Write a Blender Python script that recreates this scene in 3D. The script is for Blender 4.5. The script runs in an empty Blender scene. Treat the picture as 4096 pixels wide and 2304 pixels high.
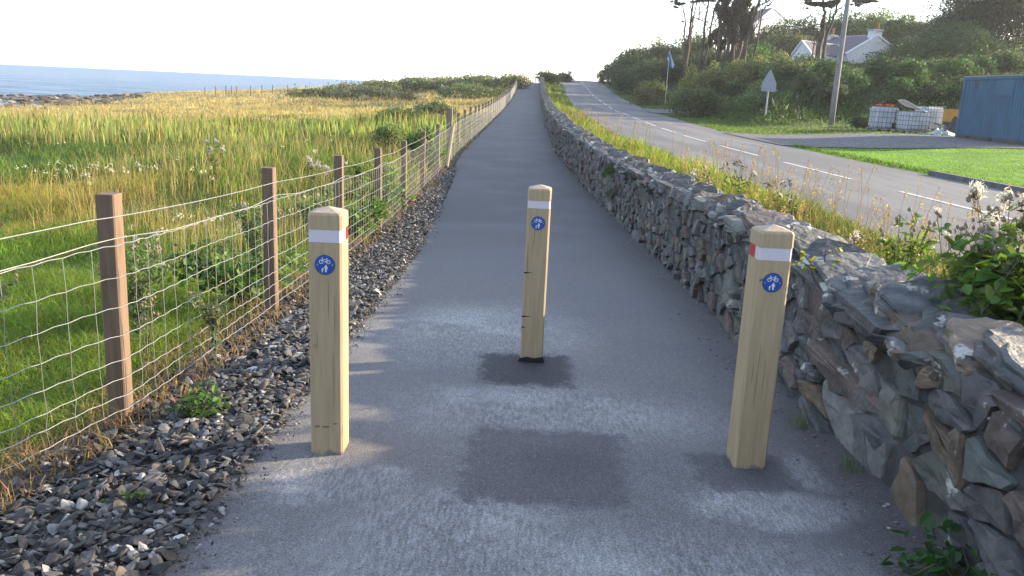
import bpy, bmesh, math
import numpy as np
from mathutils import Vector, Matrix
rng = np.random.default_rng(11)
U = rng.uniform
def reseed(k):
    global rng, U
    rng = np.random.default_rng(k); U = rng.uniform
scene = bpy.context.scene
COL = scene.collection

# ------------------------------------------------------------------ camera
F = 3315.0; ROLL = math.radians(2.55); PITCH = math.atan(804 / F); CH = 1.6
FW = np.array([0, math.cos(PITCH), -math.sin(PITCH)]); DN = np.array([0, -math.sin(PITCH), -math.cos(PITCH)])
XR = np.array([1.0, 0, 0])
RIGHT = math.cos(ROLL) * XR - math.sin(ROLL) * DN
DOWN = math.sin(ROLL) * XR + math.cos(ROLL) * DN
def ray(u, v): return (u - 2048) / F * RIGHT + (v - 1152) / F * DOWN + FW
def at(u, v, y):
    d = ray(u, v); return np.array([0, 0, CH]) + d * (y / d[1])

# ------------------------------------------------------------------ terrain
def itp(y, pts):
    a = np.array(pts, float); return np.interp(y, a[:, 0], a[:, 1])
def ss(t):
    t = np.clip(t, 0, 1); return t * t * (3 - 2 * t)
def zp(y): return itp(y, [(-40, 0), (3.5, 0), (6, -.12), (9, -.26), (12, -.35), (16, -.35), (24, -.2), (40, -.17), (53, 0), (66, .2), (78, .42), (97, 1.3), (112, 2.15), (118, 2.25), (130, 2.1), (160, 1.2), (300, -1)])
def zr(y): return itp(y, [(-40, 0), (40, 0), (65, .21), (90, 1.0), (110, 2.0), (129, 2.9), (140, 3.05), (170, 2.4), (300, 0)])
def xl(y): return itp(y, [(-40, -1.2), (6, -1.2), (10, -1.22), (15, -1.35), (20, -1.5), (24, -1.53), (40, -1.36), (53, -1.12), (78, -.75), (112, -.18), (160, 3)])
def xr(y): return itp(y, [(-40, 1.62), (5, 1.62), (8.3, 1.68), (11.4, 1.64), (16, 1.42), (21, 1.2), (24, 1.08), (40, 1.24), (53, 1.47), (78, 1.85), (112, 2.42), (160, 5.6)])
def xf(y): return itp(y, [(-40, -3.8), (-4, -3.8), (3.68, -1.78), (13, -1.78), (16, -1.76), (20, -1.68), (24, -1.62), (40, -1.45), (53, -1.22), (78, -.86), (106, -.36), (112, .1), (118, 1.2), (130, 3.0)])
def xc(y): return itp(y, [(-40, 22), (-20, 15), (0, 9.2), (5, 8.0), (10, 7.4), (15, 7.1), (20, 6.85), (27, 6.55), (33, 6.5), (40, 6.65), (65, 7.1), (90, 7.7), (129, 8.9), (170, 12), (300, 30)])
HWR = 2.85
_lat = np.random.default_rng(3).uniform(-1, 1, (257, 257))
def vn(x, y):
    xi = np.floor(x).astype(int); yi = np.floor(y).astype(int); fx = ss(x - xi); fy = ss(y - yi)
    a = _lat[xi % 257, yi % 257]; b = _lat[(xi + 1) % 257, yi % 257]; c = _lat[xi % 257, (yi + 1) % 257]; d = _lat[(xi + 1) % 257, (yi + 1) % 257]
    return (a * (1 - fx) + b * fx) * (1 - fy) + (c * (1 - fx) + d * fx) * fy
def fbm(x, y, s): return vn(x / s, y / s) + .5 * vn(x / s * 2.1 + 9, y / s * 2.1) + .25 * vn(x / s * 4.3, y / s * 4.3 + 5)
def coast(y): return -(41 + (y - 64) * .27) + 0 * y
def hs(x, y):
    s1 = x - (xc(y) + HWR + 1.9)
    s2 = (y - 46.5) + np.maximum(0, 17 - x) * .62
    return np.minimum(s1, s2)
def TZ(x, y):
    x = np.asarray(x, float); y = np.asarray(y, float)
    L = xl(y); R = xr(y); C = xc(y); P = zp(y); Q = zr(y)
    d = np.maximum(0, L - x - .1)
    sl = itp(y, [(-40, .03), (30, .032), (60, .049), (100, .075), (160, .06), (300, .04)])
    zl = P - d * sl - .16 * ss(d / 2.2) + np.clip(d / 6, 0, 1) * .20 * fbm(x, y, 6)
    ce = np.maximum(0, coast(y) + 6 * vn(y / 14, y * 0 + 3) - x)
    zl = zl - np.minimum(ce * .28, np.maximum(0, zl + 2.55 + .013 * ce)) + np.clip(ce / 4, 0, 1) * .14 * fbm(x, y, 3) - np.maximum(0, ce - 42) * .05
    t = np.clip((x - R - .6) / np.maximum(C - HWR - R - .6, .2), 0, 1)
    zm = P * (1 - ss(t)) + Q * ss(t) + .05 * np.sin(t * 3.14)
    d2 = np.maximum(0, x - C - HWR)
    s = np.maximum(0, hs(x, y))
    zz = Q + .28 * ss((d2 - 1) / 7) * ss((y - 10) / 15)
    hill = 2.5 * ss(s / 9) + .07 * np.minimum(s, 60) + np.clip(s / 8, 0, 1) * .35 * fbm(x, y, 9) + .03 * np.maximum(0, s - 25)
    zz = zz + hill - 1.25 * np.exp(-((x - 30) / 9) ** 2 - ((y - 76) / 17) ** 2)
    z = np.where(x < L, zl, np.where(x < R + .6, P, np.where(x < C - HWR, zm, np.where(x < C + HWR, Q, zz))))
    return z
def hit(u, v, y0=2.0, y1=400.0):
    for y in np.arange(y0, y1, .1):
        p = at(u, v, y)
        if p[2] <= TZ(p[0], p[1]): return np.array([p[0], p[1], float(TZ(p[0], p[1]))])
    return at(u, v, y1)

# ------------------------------------------------------------------ mesh helpers
def raw(name, V, Fs, mat, smooth=False, col=None, mids=None):
    me = bpy.data.meshes.new(name)
    V = np.asarray(V, np.float32).reshape(-1, 3)
    Fs = [np.asarray(f, np.int32) for f in (Fs if isinstance(Fs, list) and not isinstance(Fs[0], tuple) else [Fs])]
    Fs = [f for f in Fs if f.size]
    loops = np.concatenate([f.ravel() for f in Fs]); tot = np.concatenate([np.full(len(f), f.shape[1], np.int32) for f in Fs])
    st = np.concatenate([[0], np.cumsum(tot)[:-1]]).astype(np.int32)
    me.vertices.add(len(V)); me.vertices.foreach_set('co', V.ravel())
    me.loops.add(len(loops)); me.loops.foreach_set('vertex_index', loops)
    me.polygons.add(len(tot)); me.polygons.foreach_set('loop_start', st); me.polygons.foreach_set('loop_total', tot)
    me.polygons.foreach_set('use_smooth', np.full(len(tot), bool(smooth)))
    for m in (mat if isinstance(mat, list) else [mat]): me.materials.append(m)
    if mids is not None: me.polygons.foreach_set('material_index', np.asarray(mids, np.int32))
    if col is not None:
        a = me.color_attributes.new('tint', 'FLOAT_COLOR', 'POINT')
        c = np.ones((len(V), 4), np.float32); c[:, :3] = col; a.data.foreach_set('color', c.ravel())
    me.update(calc_edges=True); me.validate()
    return me
def tag(o, label=None, cat=None, group=None, kind=None):
    if label: o['label'] = label
    if cat: o['category'] = cat
    if group: o['group'] = group
    if kind: o['kind'] = kind
    return o
def put(name, V, Fs, mat, parent=None, loc=None, smooth=False, col=None, mids=None, world=False, rot=None):
    """link one mesh object. loc: origin of a top-level object given in world coords (V in world coords)."""
    V = np.asarray(V, float).reshape(-1, 3)
    if loc is not None: V = V - np.asarray(loc)
    if parent is not None and world: V = V - np.asarray(parent_loc(parent))
    o = bpy.data.objects.new(name, raw(name, V, Fs, mat, smooth, col, mids)); COL.objects.link(o)
    if loc is not None: o.location = [float(a) for a in loc]
    if parent is not None: o.parent = parent
    return o
def parent_loc(p):
    l = np.array(p.location)
    while p.parent: p = p.parent; l = l + np.array(p.location)
    return l
def thing(name, label, cat, loc, group=None, rz=0, kind=None):
    o = bpy.data.objects.new(name, None); COL.objects.link(o); o.location = [float(a) for a in loc]; o.rotation_euler = (0, 0, rz)
    o.empty_display_size = .2
    return tag(o, label, cat, group, kind)
class MB:
    def __init__(s): s.V = []; s.T = []; s.Q = []; s.C = []; s.n = 0; s.poly = []
    def add(s, V, T=None, Q=None, c=None):
        V = np.asarray(V, float).reshape(-1, 3)
        if T is not None and len(T): s.T.append(np.asarray(T) + s.n)
        if Q is not None and len(Q): s.Q.append(np.asarray(Q) + s.n)
        s.V.append(V); s.n += len(V)
        cc = np.ones((len(V), 3)) * (np.asarray(c, float) if c is not None else 1.0); s.C.append(cc)
        return s
    def box(s, lo, hi, c=None, M=None):
        x0, y0, z0 = lo; x1, y1, z1 = hi
        V = np.array([(x0, y0, z0), (x1, y0, z0), (x1, y1, z0), (x0, y1, z0), (x0, y0, z1), (x1, y0, z1), (x1, y1, z1), (x0, y1, z1)], float)
        if M is not None: V = V @ M[:3, :3].T + M[:3, 3]
        return s.add(V, Q=[(0, 3, 2, 1), (4, 5, 6, 7), (0, 1, 5, 4), (1, 2, 6, 5), (2, 3, 7, 6), (3, 0, 4, 7)], c=c)
    def tube(s, pts, r0, r1=None, n=6, c=None, cap=True):
        P = np.asarray(pts, float); r1 = r0 if r1 is None else r1
        r = np.linspace(r0, r1, len(P)) if np.isscalar(r0) else np.asarray(r0)
        T = np.gradient(P, axis=0); T /= np.linalg.norm(T, axis=1)[:, None] + 1e-9
        ref = np.array([0, 0, 1.0]) if abs(T[0][2]) < .9 else np.array([1.0, 0, 0])
        A = np.cross(T, ref); A /= np.linalg.norm(A, axis=1)[:, None] + 1e-9; B = np.cross(T, A)
        th = np.arange(n) / n * 2 * np.pi
        V = P[:, None] + r[:, None, None] * (np.cos(th)[None, :, None] * A[:, None] + np.sin(th)[None, :, None] * B[:, None])
        m = len(P); i = np.arange(m - 1)[:, None] * n; j = np.arange(n)[None]; k = (j + 1) % n
        Q = np.stack([i + j, i + k, i + n + k, i + n + j], -1).reshape(-1, 4)
        Tt = []
        if cap:
            for b in (0, (m - 1) * n):
                for q in range(1, n - 1): Tt.append((b, b + q, b + q + 1) if b else (b, b + q + 1, b + q))
        return s.add(V.reshape(-1, 3), T=Tt, Q=Q, c=c)
    def prism(s, poly, y0, y1, c=None):
        """convex/concave fan-safe polygon in XZ extruded along y"""
        P = np.asarray(poly, float); n = len(P); cx = P.mean(0)
        V = [(p[0], y0, p[1]) for p in P] + [(p[0], y1, p[1]) for p in P] + [(cx[0], y0, cx[1]), (cx[0], y1, cx[1])]
        T = [(2 * n, i, (i + 1) % n) for i in range(n)] + [(2 * n + 1, n + (i + 1) % n, n + i) for i in range(n)]
        Q = [(i, n + i, n + (i + 1) % n, (i + 1) % n) for i in range(n)]
        return s.add(V, T=T, Q=Q, c=c)
    def out(s):
        fs = []
        if s.T: fs.append(np.concatenate(s.T))
        if s.Q: fs.append(np.concatenate(s.Q))
        return np.concatenate(s.V), fs, np.concatenate(s.C)
    def build(s, name, mat, parent=None, loc=None, smooth=False, world=False, tint=False):
        V, f, c = s.out()
        return put(name, V, f, mat, parent, loc, smooth, c if tint else None, None, world)

# ------------------------------------------------------------------ materials
def nt(name):
    m = bpy.data.materials.new(name); m.use_nodes = True; t = m.node_tree; t.nodes.clear()
    return m, t, t.nodes, t.links
def mat(name, c1, c2=None, scale=6, rough=.8, bump=0, bscale=30, tint=False, trans=0, stretch=(1, 1, 1), metal=0, spec=.3, c3=None, th3=.62, s3=4, contrast=(.35, .65), tcol=None, bdist=.02, k=.58):
    c1 = tuple(v * k for v in c1); c2 = tuple(v * k for v in c2) if c2 else None; c3 = tuple(v * k for v in c3) if c3 else None
    m, t, N, L = nt(name)
    o = N.new('ShaderNodeOutputMaterial'); b = N.new('ShaderNodeBsdfPrincipled')
    b.inputs['Roughness'].default_value = rough; b.inputs['Metallic'].default_value = metal; b.inputs['Specular IOR Level'].default_value = spec
    tc = N.new('ShaderNodeTexCoord'); mp = N.new('ShaderNodeMapping'); mp.inputs['Scale'].default_value = stretch; L.new(tc.outputs['Object'], mp.inputs[0])
    nz = N.new('ShaderNodeTexNoise'); nz.inputs['Scale'].default_value = scale; nz.inputs['Detail'].default_value = 6; L.new(mp.outputs[0], nz.inputs['Vector'])
    mr = N.new('ShaderNodeMapRange'); mr.inputs[1].default_value, mr.inputs[2].default_value = contrast; L.new(nz.outputs['Fac'], mr.inputs[0])
    mx = N.new('ShaderNodeMix'); mx.data_type = 'RGBA'; L.new(mr.outputs[0], mx.inputs['Factor'])
    mx.inputs['A'].default_value = (*c1, 1); mx.inputs['B'].default_value = (*(c2 or c1), 1); col = mx.outputs['Result']
    if tint:
        at_ = N.new('ShaderNodeAttribute'); at_.attribute_name = 'tint'
        mu = N.new('ShaderNodeMix'); mu.data_type = 'RGBA'; mu.blend_type = 'MULTIPLY'; mu.inputs['Factor'].default_value = 1
        L.new(col, mu.inputs['A']); L.new(at_.outputs['Color'], mu.inputs['B']); col = mu.outputs['Result']
    if c3:
        n3 = N.new('ShaderNodeTexNoise'); n3.inputs['Scale'].default_value = s3; n3.inputs['Detail'].default_value = 8; n3.inputs['Roughness'].default_value = .65; L.new(tc.outputs['Object'], n3.inputs['Vector'])
        r3 = N.new('ShaderNodeMapRange'); r3.inputs[1].default_value = th3; r3.inputs[2].default_value = th3 + .04; L.new(n3.outputs['Fac'], r3.inputs[0])
        m3 = N.new('ShaderNodeMix'); m3.data_type = 'RGBA'; L.new(r3.outputs[0], m3.inputs['Factor']); L.new(col, m3.inputs['A']); m3.inputs['B'].default_value = (*c3, 1); col = m3.outputs['Result']
    L.new(col, b.inputs['Base Color'])
    if bump:
        nb = N.new('ShaderNodeTexNoise'); nb.inputs['Scale'].default_value = bscale; nb.inputs['Detail'].default_value = 8; L.new(mp.outputs[0], nb.inputs['Vector'])
        bp = N.new('ShaderNodeBump'); bp.inputs['Strength'].default_value = bump; bp.inputs['Distance'].default_value = bdist; L.new(nb.outputs['Fac'], bp.inputs['Height']); L.new(bp.outputs[0], b.inputs['Normal'])
    if trans:
        tr = N.new('ShaderNodeBsdfTranslucent'); ms = N.new('ShaderNodeMixShader'); ms.inputs[0].default_value = trans
        tm = N.new('ShaderNodeMix'); tm.data_type = 'RGBA'; tm.blend_type = 'MULTIPLY'; tm.inputs['Factor'].default_value = 1; L.new(col, tm.inputs['A']); tm.inputs['B'].default_value = (*(tcol or (1.5, 1.5, .8)), 1)
        L.new(tm.outputs['Result'], tr.inputs[0]); L.new(b.outputs[0], ms.inputs[1]); L.new(tr.outputs[0], ms.inputs[2]); L.new(ms.outputs[0], o.inputs[0])
    else: L.new(b.outputs[0], o.inputs[0])
    return m
M = {}
M['leaf'] = mat('foliage', (1, 1, 1), (.62, .68, .6), 3, .6, tint=True, trans=.45, spec=.35)
M['hill'] = mat('bank_foliage', k=.69, c1=(.9, 1, 1), c2=(.6, .72, .68), scale=.5, rough=.6, tint=True, trans=.33, spec=.3, tcol=(1.5, 1.5, .7))
M['grass'] = mat('grass_blades', (1, 1, 1), (.7, .72, .65), 1.2, .6, tint=True, k=.72, trans=.5, spec=.3, tcol=(1.5, 1.45, .7))
M['dry'] = mat('dry_stalks', (.42, .33, .19), (.3, .22, .12), 8, .8, trans=.35, tcol=(1.2, 1.1, .8))
M['bark'] = mat('bark', (.11, .088, .072), (.055, .045, .04), 9, .9, bump=.5, bscale=14, stretch=(1, 1, .25), bdist=.05)
M['fluff'] = mat('thistledown', (.85, .82, .76), (.7, .66, .6), 20, .9, trans=.5, tcol=(1.1, 1.1, 1.0))
M['head'] = mat('seed_heads', (.26, .18, .13), (.36, .28, .2), 30, .9)
M['ground'] = mat('ground_soil_and_turf', (1, 1, 1), (.7, .7, .66), 1.5, .95, bump=.6, bscale=12, tint=True, bdist=.06)
M['stone'] = mat('slate_stone', (.92, .92, .92), (.46, .46, .48), 7, .72, bump=.75, bscale=17, tint=True, c3=(.5, .5, .47), th3=.63, s3=5.5, spec=.35, bdist=.025)
M['cope'] = mat('slate_coping', (.95, .95, .95), (.42, .43, .45), 9, .65, bump=.9, bscale=13, tint=True, c3=(.52, .52, .49), th3=.60, s3=6.5, stretch=(1, 1, 2.2), spec=.4, bdist=.03)
M['gravel'] = mat('gravel_chips', (1, 1, 1), (.6, .6, .6), 30, .75, tint=True, bump=.4, bscale=60, bdist=.005)
M['dirt'] = mat('dark_earth', (.035, .03, .026), (.07, .058, .045), 14, .95, bump=.8, bscale=30)
M['fines'] = mat('stone_dust_and_fines', (.14, .13, .12), (.06, .055, .05), 40, .95, bump=.8, bscale=90)
M['wood'] = mat('planed_softwood', (.47, .36, .225), (.395, .295, .18), 6, .62, bump=.12, bscale=25, stretch=(9, 9, .7), bdist=.004)
def dirty_base(m):
    t = m.node_tree; N, L = t.nodes, t.links; b = next(n for n in N if n.type == 'BSDF_PRINCIPLED'); src = b.inputs['Base Color'].links[0].from_socket
    tc = N.new('ShaderNodeTexCoord'); sp = N.new('ShaderNodeSeparateXYZ'); L.new(tc.outputs['Object'], sp.inputs[0]); nz = N.new('ShaderNodeTexNoise'); nz.inputs['Scale'].default_value = 35; L.new(tc.outputs['Object'], nz.inputs['Vector'])
    ad = N.new('ShaderNodeMath'); ad.operation = 'MULTIPLY_ADD'; L.new(nz.outputs['Fac'], ad.inputs[0]); ad.inputs[1].default_value = -.09; L.new(sp.outputs[2], ad.inputs[2])
    mr = N.new('ShaderNodeMapRange'); mr.inputs[1].default_value = -.02; mr.inputs[2].default_value = -.045; L.new(ad.outputs[0], mr.inputs[0]); mx = N.new('ShaderNodeMix'); mx.data_type = 'RGBA'
    L.new(mr.outputs[0], mx.inputs['Factor']); L.new(src, mx.inputs['A']); mx.inputs['B'].default_value = (.10, .09, .08, 1); L.new(mx.outputs['Result'], b.inputs['Base Color'])
dirty_base(M['wood'])
M['woodtop'] = mat('weathered_end_grain', (.5, .42, .33), (.36, .3, .24), 40, .85, bump=.5, bscale=60, bdist=.004)
M['post'] = mat('treated_fence_timber', (.225, .15, .10), (.145, .095, .062), 4, .75, bump=.25, bscale=25, stretch=(8, 8, .7), bdist=.005)
M['postgrey'] = mat('silvered_fence_timber', (.30, .24, .18), (.20, .155, .115), 4, .85, bump=.2, bscale=25, stretch=(8, 8, .7), bdist=.005)
M['wire'] = mat('galvanised_wire', (.52, .51, .48), (.42, .41, .385), 30, .38, metal=.55, spec=.5)
M['refl'] = mat('white_reflective_tape', (.72, .66, .74), (.62, .57, .65), 160, .4, spec=.5)
M['red'] = mat('red_reflective_tape', (.55, .02, .03), (.45, .015, .03), 90, .35, spec=.5)
M['blue'] = mat('blue_sign_face', (.012, .085, .40), (.012, .07, .34), 30, .3, spec=.5)
M['white'] = mat('white_sign_print', (.8, .82, .85), None, 5, .4)
M['rim'] = mat('dark_sign_edge', (.03, .03, .035), None, 5, .6)
M['steel'] = mat('galvanised_steel', (.36, .39, .44), (.28, .31, .36), 12, .5, metal=.4, spec=.5)
M['signback'] = mat('grey_sign_back', (.33, .36, .43), (.28, .31, .38), 6, .5, spec=.4)
M['dark'] = mat('dark_gap', (.02, .018, .016), None, 5, .9)
M['harl'] = mat('white_painted_render', (.80, .82, .86), (.68, .71, .76), 3, .85, k=.6, bump=.3, bscale=20)
M['slate'] = mat('slate_roof', (.135, .115, .145), (.095, .08, .105), 5, .75, bump=.4, bscale=3, stretch=(1, 1, 5), bdist=.06)
M['slate2'] = mat('slate_ridge', (.42, .44, .5), (.32, .34, .4), 4, .8)
M['clay'] = mat('terracotta_pot', (.42, .19, .1), (.3, .14, .08), 9, .8)
M['tbark'] = mat('weathered_pole_timber', (.34, .335, .35), (.20, .195, .20), 6, .85, bump=.3, bscale=20, stretch=(6, 6, .4), c3=(.09, .085, .08), th3=.64, s3=5)
M['cont'] = mat('faded_blue_paint', (.03, .13, .225), (.026, .105, .185), 1.2, .75, bump=.1, bscale=5, c3=(.10, .07, .05), th3=.665, s3=2.2, spec=.4)
M['contdark'] = mat('grimy_blue_steel', (.03, .05, .06), (.05, .075, .09), 3, .7)
M['controof'] = mat('pale_container_roof', (.42, .42, .42), (.3, .28, .25), 3, .7)
M['plastic'] = mat('translucent_tank_plastic', (.66, .70, .78), (.48, .53, .62), 2.5, .45, spec=.4, c3=(.22, .22, .24), th3=.66, s3=3)
M['cage'] = mat('tank_cage_steel', (.09, .1, .13), (.16, .15, .15), 9, .6, metal=.3)
M['orange'] = mat('orange_netting', (.65, .12, .04), (.45, .08, .03), 9, .8)
M['sheetw'] = mat('mottled_white_sheet', (1.0, 1.0, .97), (.85, .85, .82), 5, .7, c3=(.04, .035, .03), th3=.62, s3=7)
M['yellow'] = mat('yellow_plastic', (.62, .30, .04), (.5, .24, .04), 4, .6)
M['tarp'] = mat('dark_tarpaulin', (.055, .055, .06), (.09, .09, .095), 5, .55, bump=.4, bscale=8)
M['bag'] = mat('pale_plastic_sheeting', (.55, .6, .68), (.4, .45, .52), 9, .4, spec=.5)
M['card'] = mat('torn_cardboard', (.5, .42, .32), (.6, .56, .5), 9, .9)
M['flagw'] = mat('white_flag_cloth', (.75, .78, .82), None, 5, .8, trans=.4, tcol=(1, 1, 1))
M['flagb'] = mat('blue_flag_cloth', (.05, .30, .66), (.04, .24, .58), 8, .8, trans=.4, tcol=(1, 1, 1.1))
M['paint'] = mat('road_paint', (.60, .60, .58), (.40, .40, .39), 14, .7, contrast=(.45, .75))
M['kerb'] = mat('concrete_kerb', (.16, .16, .165), (.10, .10, .105), 5, .85, bump=.3, bscale=30)
M['rock'] = mat('shore_rock', (1, 1, 1), (.55, .55, .5), 2, .85, tint=True, bump=.5, bscale=4)
M['track'] = mat('gravel_track', (.19, .19, .205), (.07, .07, .08), 7, .9, bump=.8, bscale=22, contrast=(.42, .6), bdist=.04)

def path_mat():
    m, t, N, L = nt('path_surface')
    o = N.new('ShaderNodeOutputMaterial'); b = N.new('ShaderNodeBsdfPrincipled'); b.inputs['Roughness'].default_value = .8; b.inputs['Specular IOR Level'].default_value = .3
    tc = N.new('ShaderNodeTexCoord'); P = tc.outputs['Object']
    def noise(s, d=6, r=.55, st=None, vec=None):
        v = vec or P
        if st:
            mp = N.new('ShaderNodeMapping'); mp.inputs['Scale'].default_value = st; L.new(v, mp.inputs[0]); v = mp.outputs[0]
        n = N.new('ShaderNodeTexNoise'); n.inputs['Scale'].default_value = s; n.inputs['Detail'].default_value = d; n.inputs['Roughness'].default_value = r; L.new(v, n.inputs['Vector']); return n
    def mrange(x, a, c, lo=0, hi=1):
        r = N.new('ShaderNodeMapRange'); r.interpolation_type = 'SMOOTHSTEP'
        for i, q in enumerate((a, c, lo, hi)): r.inputs[i + 1].default_value = q
        L.new(x, r.inputs[0]); return r.outputs[0]
    def math_(op, a, c):
        n = N.new('ShaderNodeMath'); n.operation = op
        for i, q in enumerate((a, c)):
            if isinstance(q, (int, float)): n.inputs[i].default_value = q
            else: L.new(q, n.inputs[i])
        return n.outputs[0]
    wob = noise(2.2, 5); wa = N.new('ShaderNodeVectorMath'); wa.operation = 'MULTIPLY_ADD'; L.new(wob.outputs['Color'], wa.inputs[0]); wa.inputs[1].default_value = (.34, .34, 0); L.new(P, wa.inputs[2]); WP = wa.outputs[0]
    wob2 = noise(9, 6, .7); wb = N.new('ShaderNodeVectorMath'); wb.operation = 'MULTIPLY_ADD'; L.new(wob2.outputs['Color'], wb.inputs[0]); wb.inputs[1].default_value = (.11, .11, 0); L.new(P, wb.inputs[2]); WQ = wb.outputs[0]
    edge_ = noise(13, 8, .75).outputs['Fac']
    def mask(cx, cy, rx, ry, e0, e1, rect=False, rot=0):
        mp = N.new('ShaderNodeMapping'); mp.vector_type = 'TEXTURE'
        off = .055 if rect else .17
        mp.inputs['Location'].default_value = (cx + off, cy + off, 0); mp.inputs['Scale'].default_value = (rx, ry, 1e5); mp.inputs['Rotation'].default_value = (0, 0, rot)
        L.new(WQ if rect else WP, mp.inputs[0])
        if rect:
            a = N.new('ShaderNodeVectorMath'); a.operation = 'ABSOLUTE'; L.new(mp.outputs[0], a.inputs[0]); sp = N.new('ShaderNodeSeparateXYZ'); L.new(a.outputs[0], sp.inputs[0])
            d = math_('MAXIMUM', sp.outputs[0], sp.outputs[1])
        else:
            a = N.new('ShaderNodeVectorMath'); a.operation = 'LENGTH'; L.new(mp.outputs[0], a.inputs[0]); d = a.outputs['Value']
        d = math_('ADD', d, math_('MULTIPLY', math_('SUBTRACT', edge_, .5), 1.0 if rect else .7))
        return mrange(d, e0, e1, 1, 0)
    def mix(f, a, c):
        n = N.new('ShaderNodeMix'); n.data_type = 'RGBA'
        if isinstance(f, float): n.inputs['Factor'].default_value = f
        else: L.new(f, n.inputs['Factor'])
        for k, q in (('A', a), ('B', c)):
            if isinstance(q, tuple): n.inputs[k].default_value = (*q, 1)
            else: L.new(q, n.inputs[k])
        return n.outputs['Result']
    sp = N.new('ShaderNodeSeparateXYZ'); L.new(P, sp.inputs[0]); Y = sp.outputs[1]
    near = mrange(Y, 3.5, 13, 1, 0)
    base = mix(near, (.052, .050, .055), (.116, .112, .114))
    big = noise(.8, 5); base = mix(math_('MULTIPLY', mrange(big.outputs['Fac'], .4, .65), .5), base, (.085, .084, .095))
    dustn = mrange(noise(1.1, 7, .65).outputs['Fac'], .42, .62)
    fine = mrange(noise(26, 6, .7, (2.6, .55, 1)).outputs['Fac'], .38, .62)
    dm = None
    for a in ((.1, 2.1, 1.2, .8, .3, 1.2), (.25, 4.0, .9, .5, .3, 1.3), (-.68, 3.10, .34, .22, .6, 1.15), (-.2, 2.75, .5, .35, .5, 1.2), (1.08, 3.05, .4, .2, .6, 1.15), (1.34, 3.4, .1, .2, .6, 1.1), (-.2, 5.6, .9, 1.1, .2, 1.2), (.7, 2.4, .8, .5, .3, 1.2)):
        q = mask(*a); dm = q if dm is None else math_('MAXIMUM', dm, q)
    dust = math_('MULTIPLY', dm, math_('ADD', math_('MULTIPLY', dustn, .4), math_('MULTIPLY', fine, .45)))
    base = mix(dust, base, (.285, .283, .29))
    dk = math_('MULTIPLY', mask(.18, 3.34, .36, .39, .85, 1.08, True, -.05), math_('ADD', math_('MULTIPLY', fine, .2), .78)); base = mix(dk, base, (.066, .062, .068))
    dk3 = math_('MULTIPLY', mask(.24, 3.32, .24, .22, .3, 1.2, False, -.05), .6); base = mix(dk3, base, (.05, .048, .054))
    dk2 = math_('MULTIPLY', mask(.10, 4.74, .30, .36, .74, 1.06, True), .93); base = mix(dk2, base, (.024, .023, .027))
    dk4 = math_('MULTIPLY', mask(1.05, 3.34, .22, .2, .8, 1.08, True, .1), .7); base = mix(dk4, base, (.05, .05, .058))
    wl = mrange(math_('SUBTRACT', sp.outputs[0], 0), 1.05, 1.6); base = mix(math_('MULTIPLY', wl, math_('ADD', math_('MULTIPLY', dustn, .35), .45)), base, (.055, .052, .055))  # dirt at the wall foot, deepened to paint in the shade there
    spk = mrange(noise(130, 2, .5).outputs['Fac'], .69, .73); base = mix(math_('MULTIPLY', spk, .5), base, (.45, .43, .4))
    spd = mrange(noise(48, 4, .7).outputs['Fac'], .36, .30); base = mix(math_('MULTIPLY', spd, .75), base, (.035, .033, .033))
    g1 = noise(38, 8, .8, (1, .45, 1)); g2 = noise(150, 3, .7)
    gr = math_('MULTIPLY', mrange(g1.outputs['Fac'], .25, .75, .84, 1.16), mrange(g2.outputs['Fac'], .3, .7, .55, 1.45))
    gm = N.new('ShaderNodeVectorMath'); gm.operation = 'SCALE'; L.new(base, gm.inputs[0]); L.new(gr, gm.inputs['Scale']); base = gm.outputs[0]
    L.new(base, b.inputs['Base Color'])
    hb = math_('ADD', math_('MULTIPLY', noise(60, 5, .7, (5, .7, 1)).outputs['Fac'], 1.0), math_('MULTIPLY', noise(90, 4, .7).outputs['Fac'], .7))
    bp = N.new('ShaderNodeBump'); bp.inputs['Distance'].default_value = .006; L.new(math_('MULTIPLY', mrange(Y, 2, 9, 1.0, .35), .9), bp.inputs['Strength']); L.new(hb, bp.inputs['Height']); L.new(bp.outputs[0], b.inputs['Normal'])
    L.new(b.outputs[0], o.inputs[0]); return m
M['path'] = path_mat()
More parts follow.
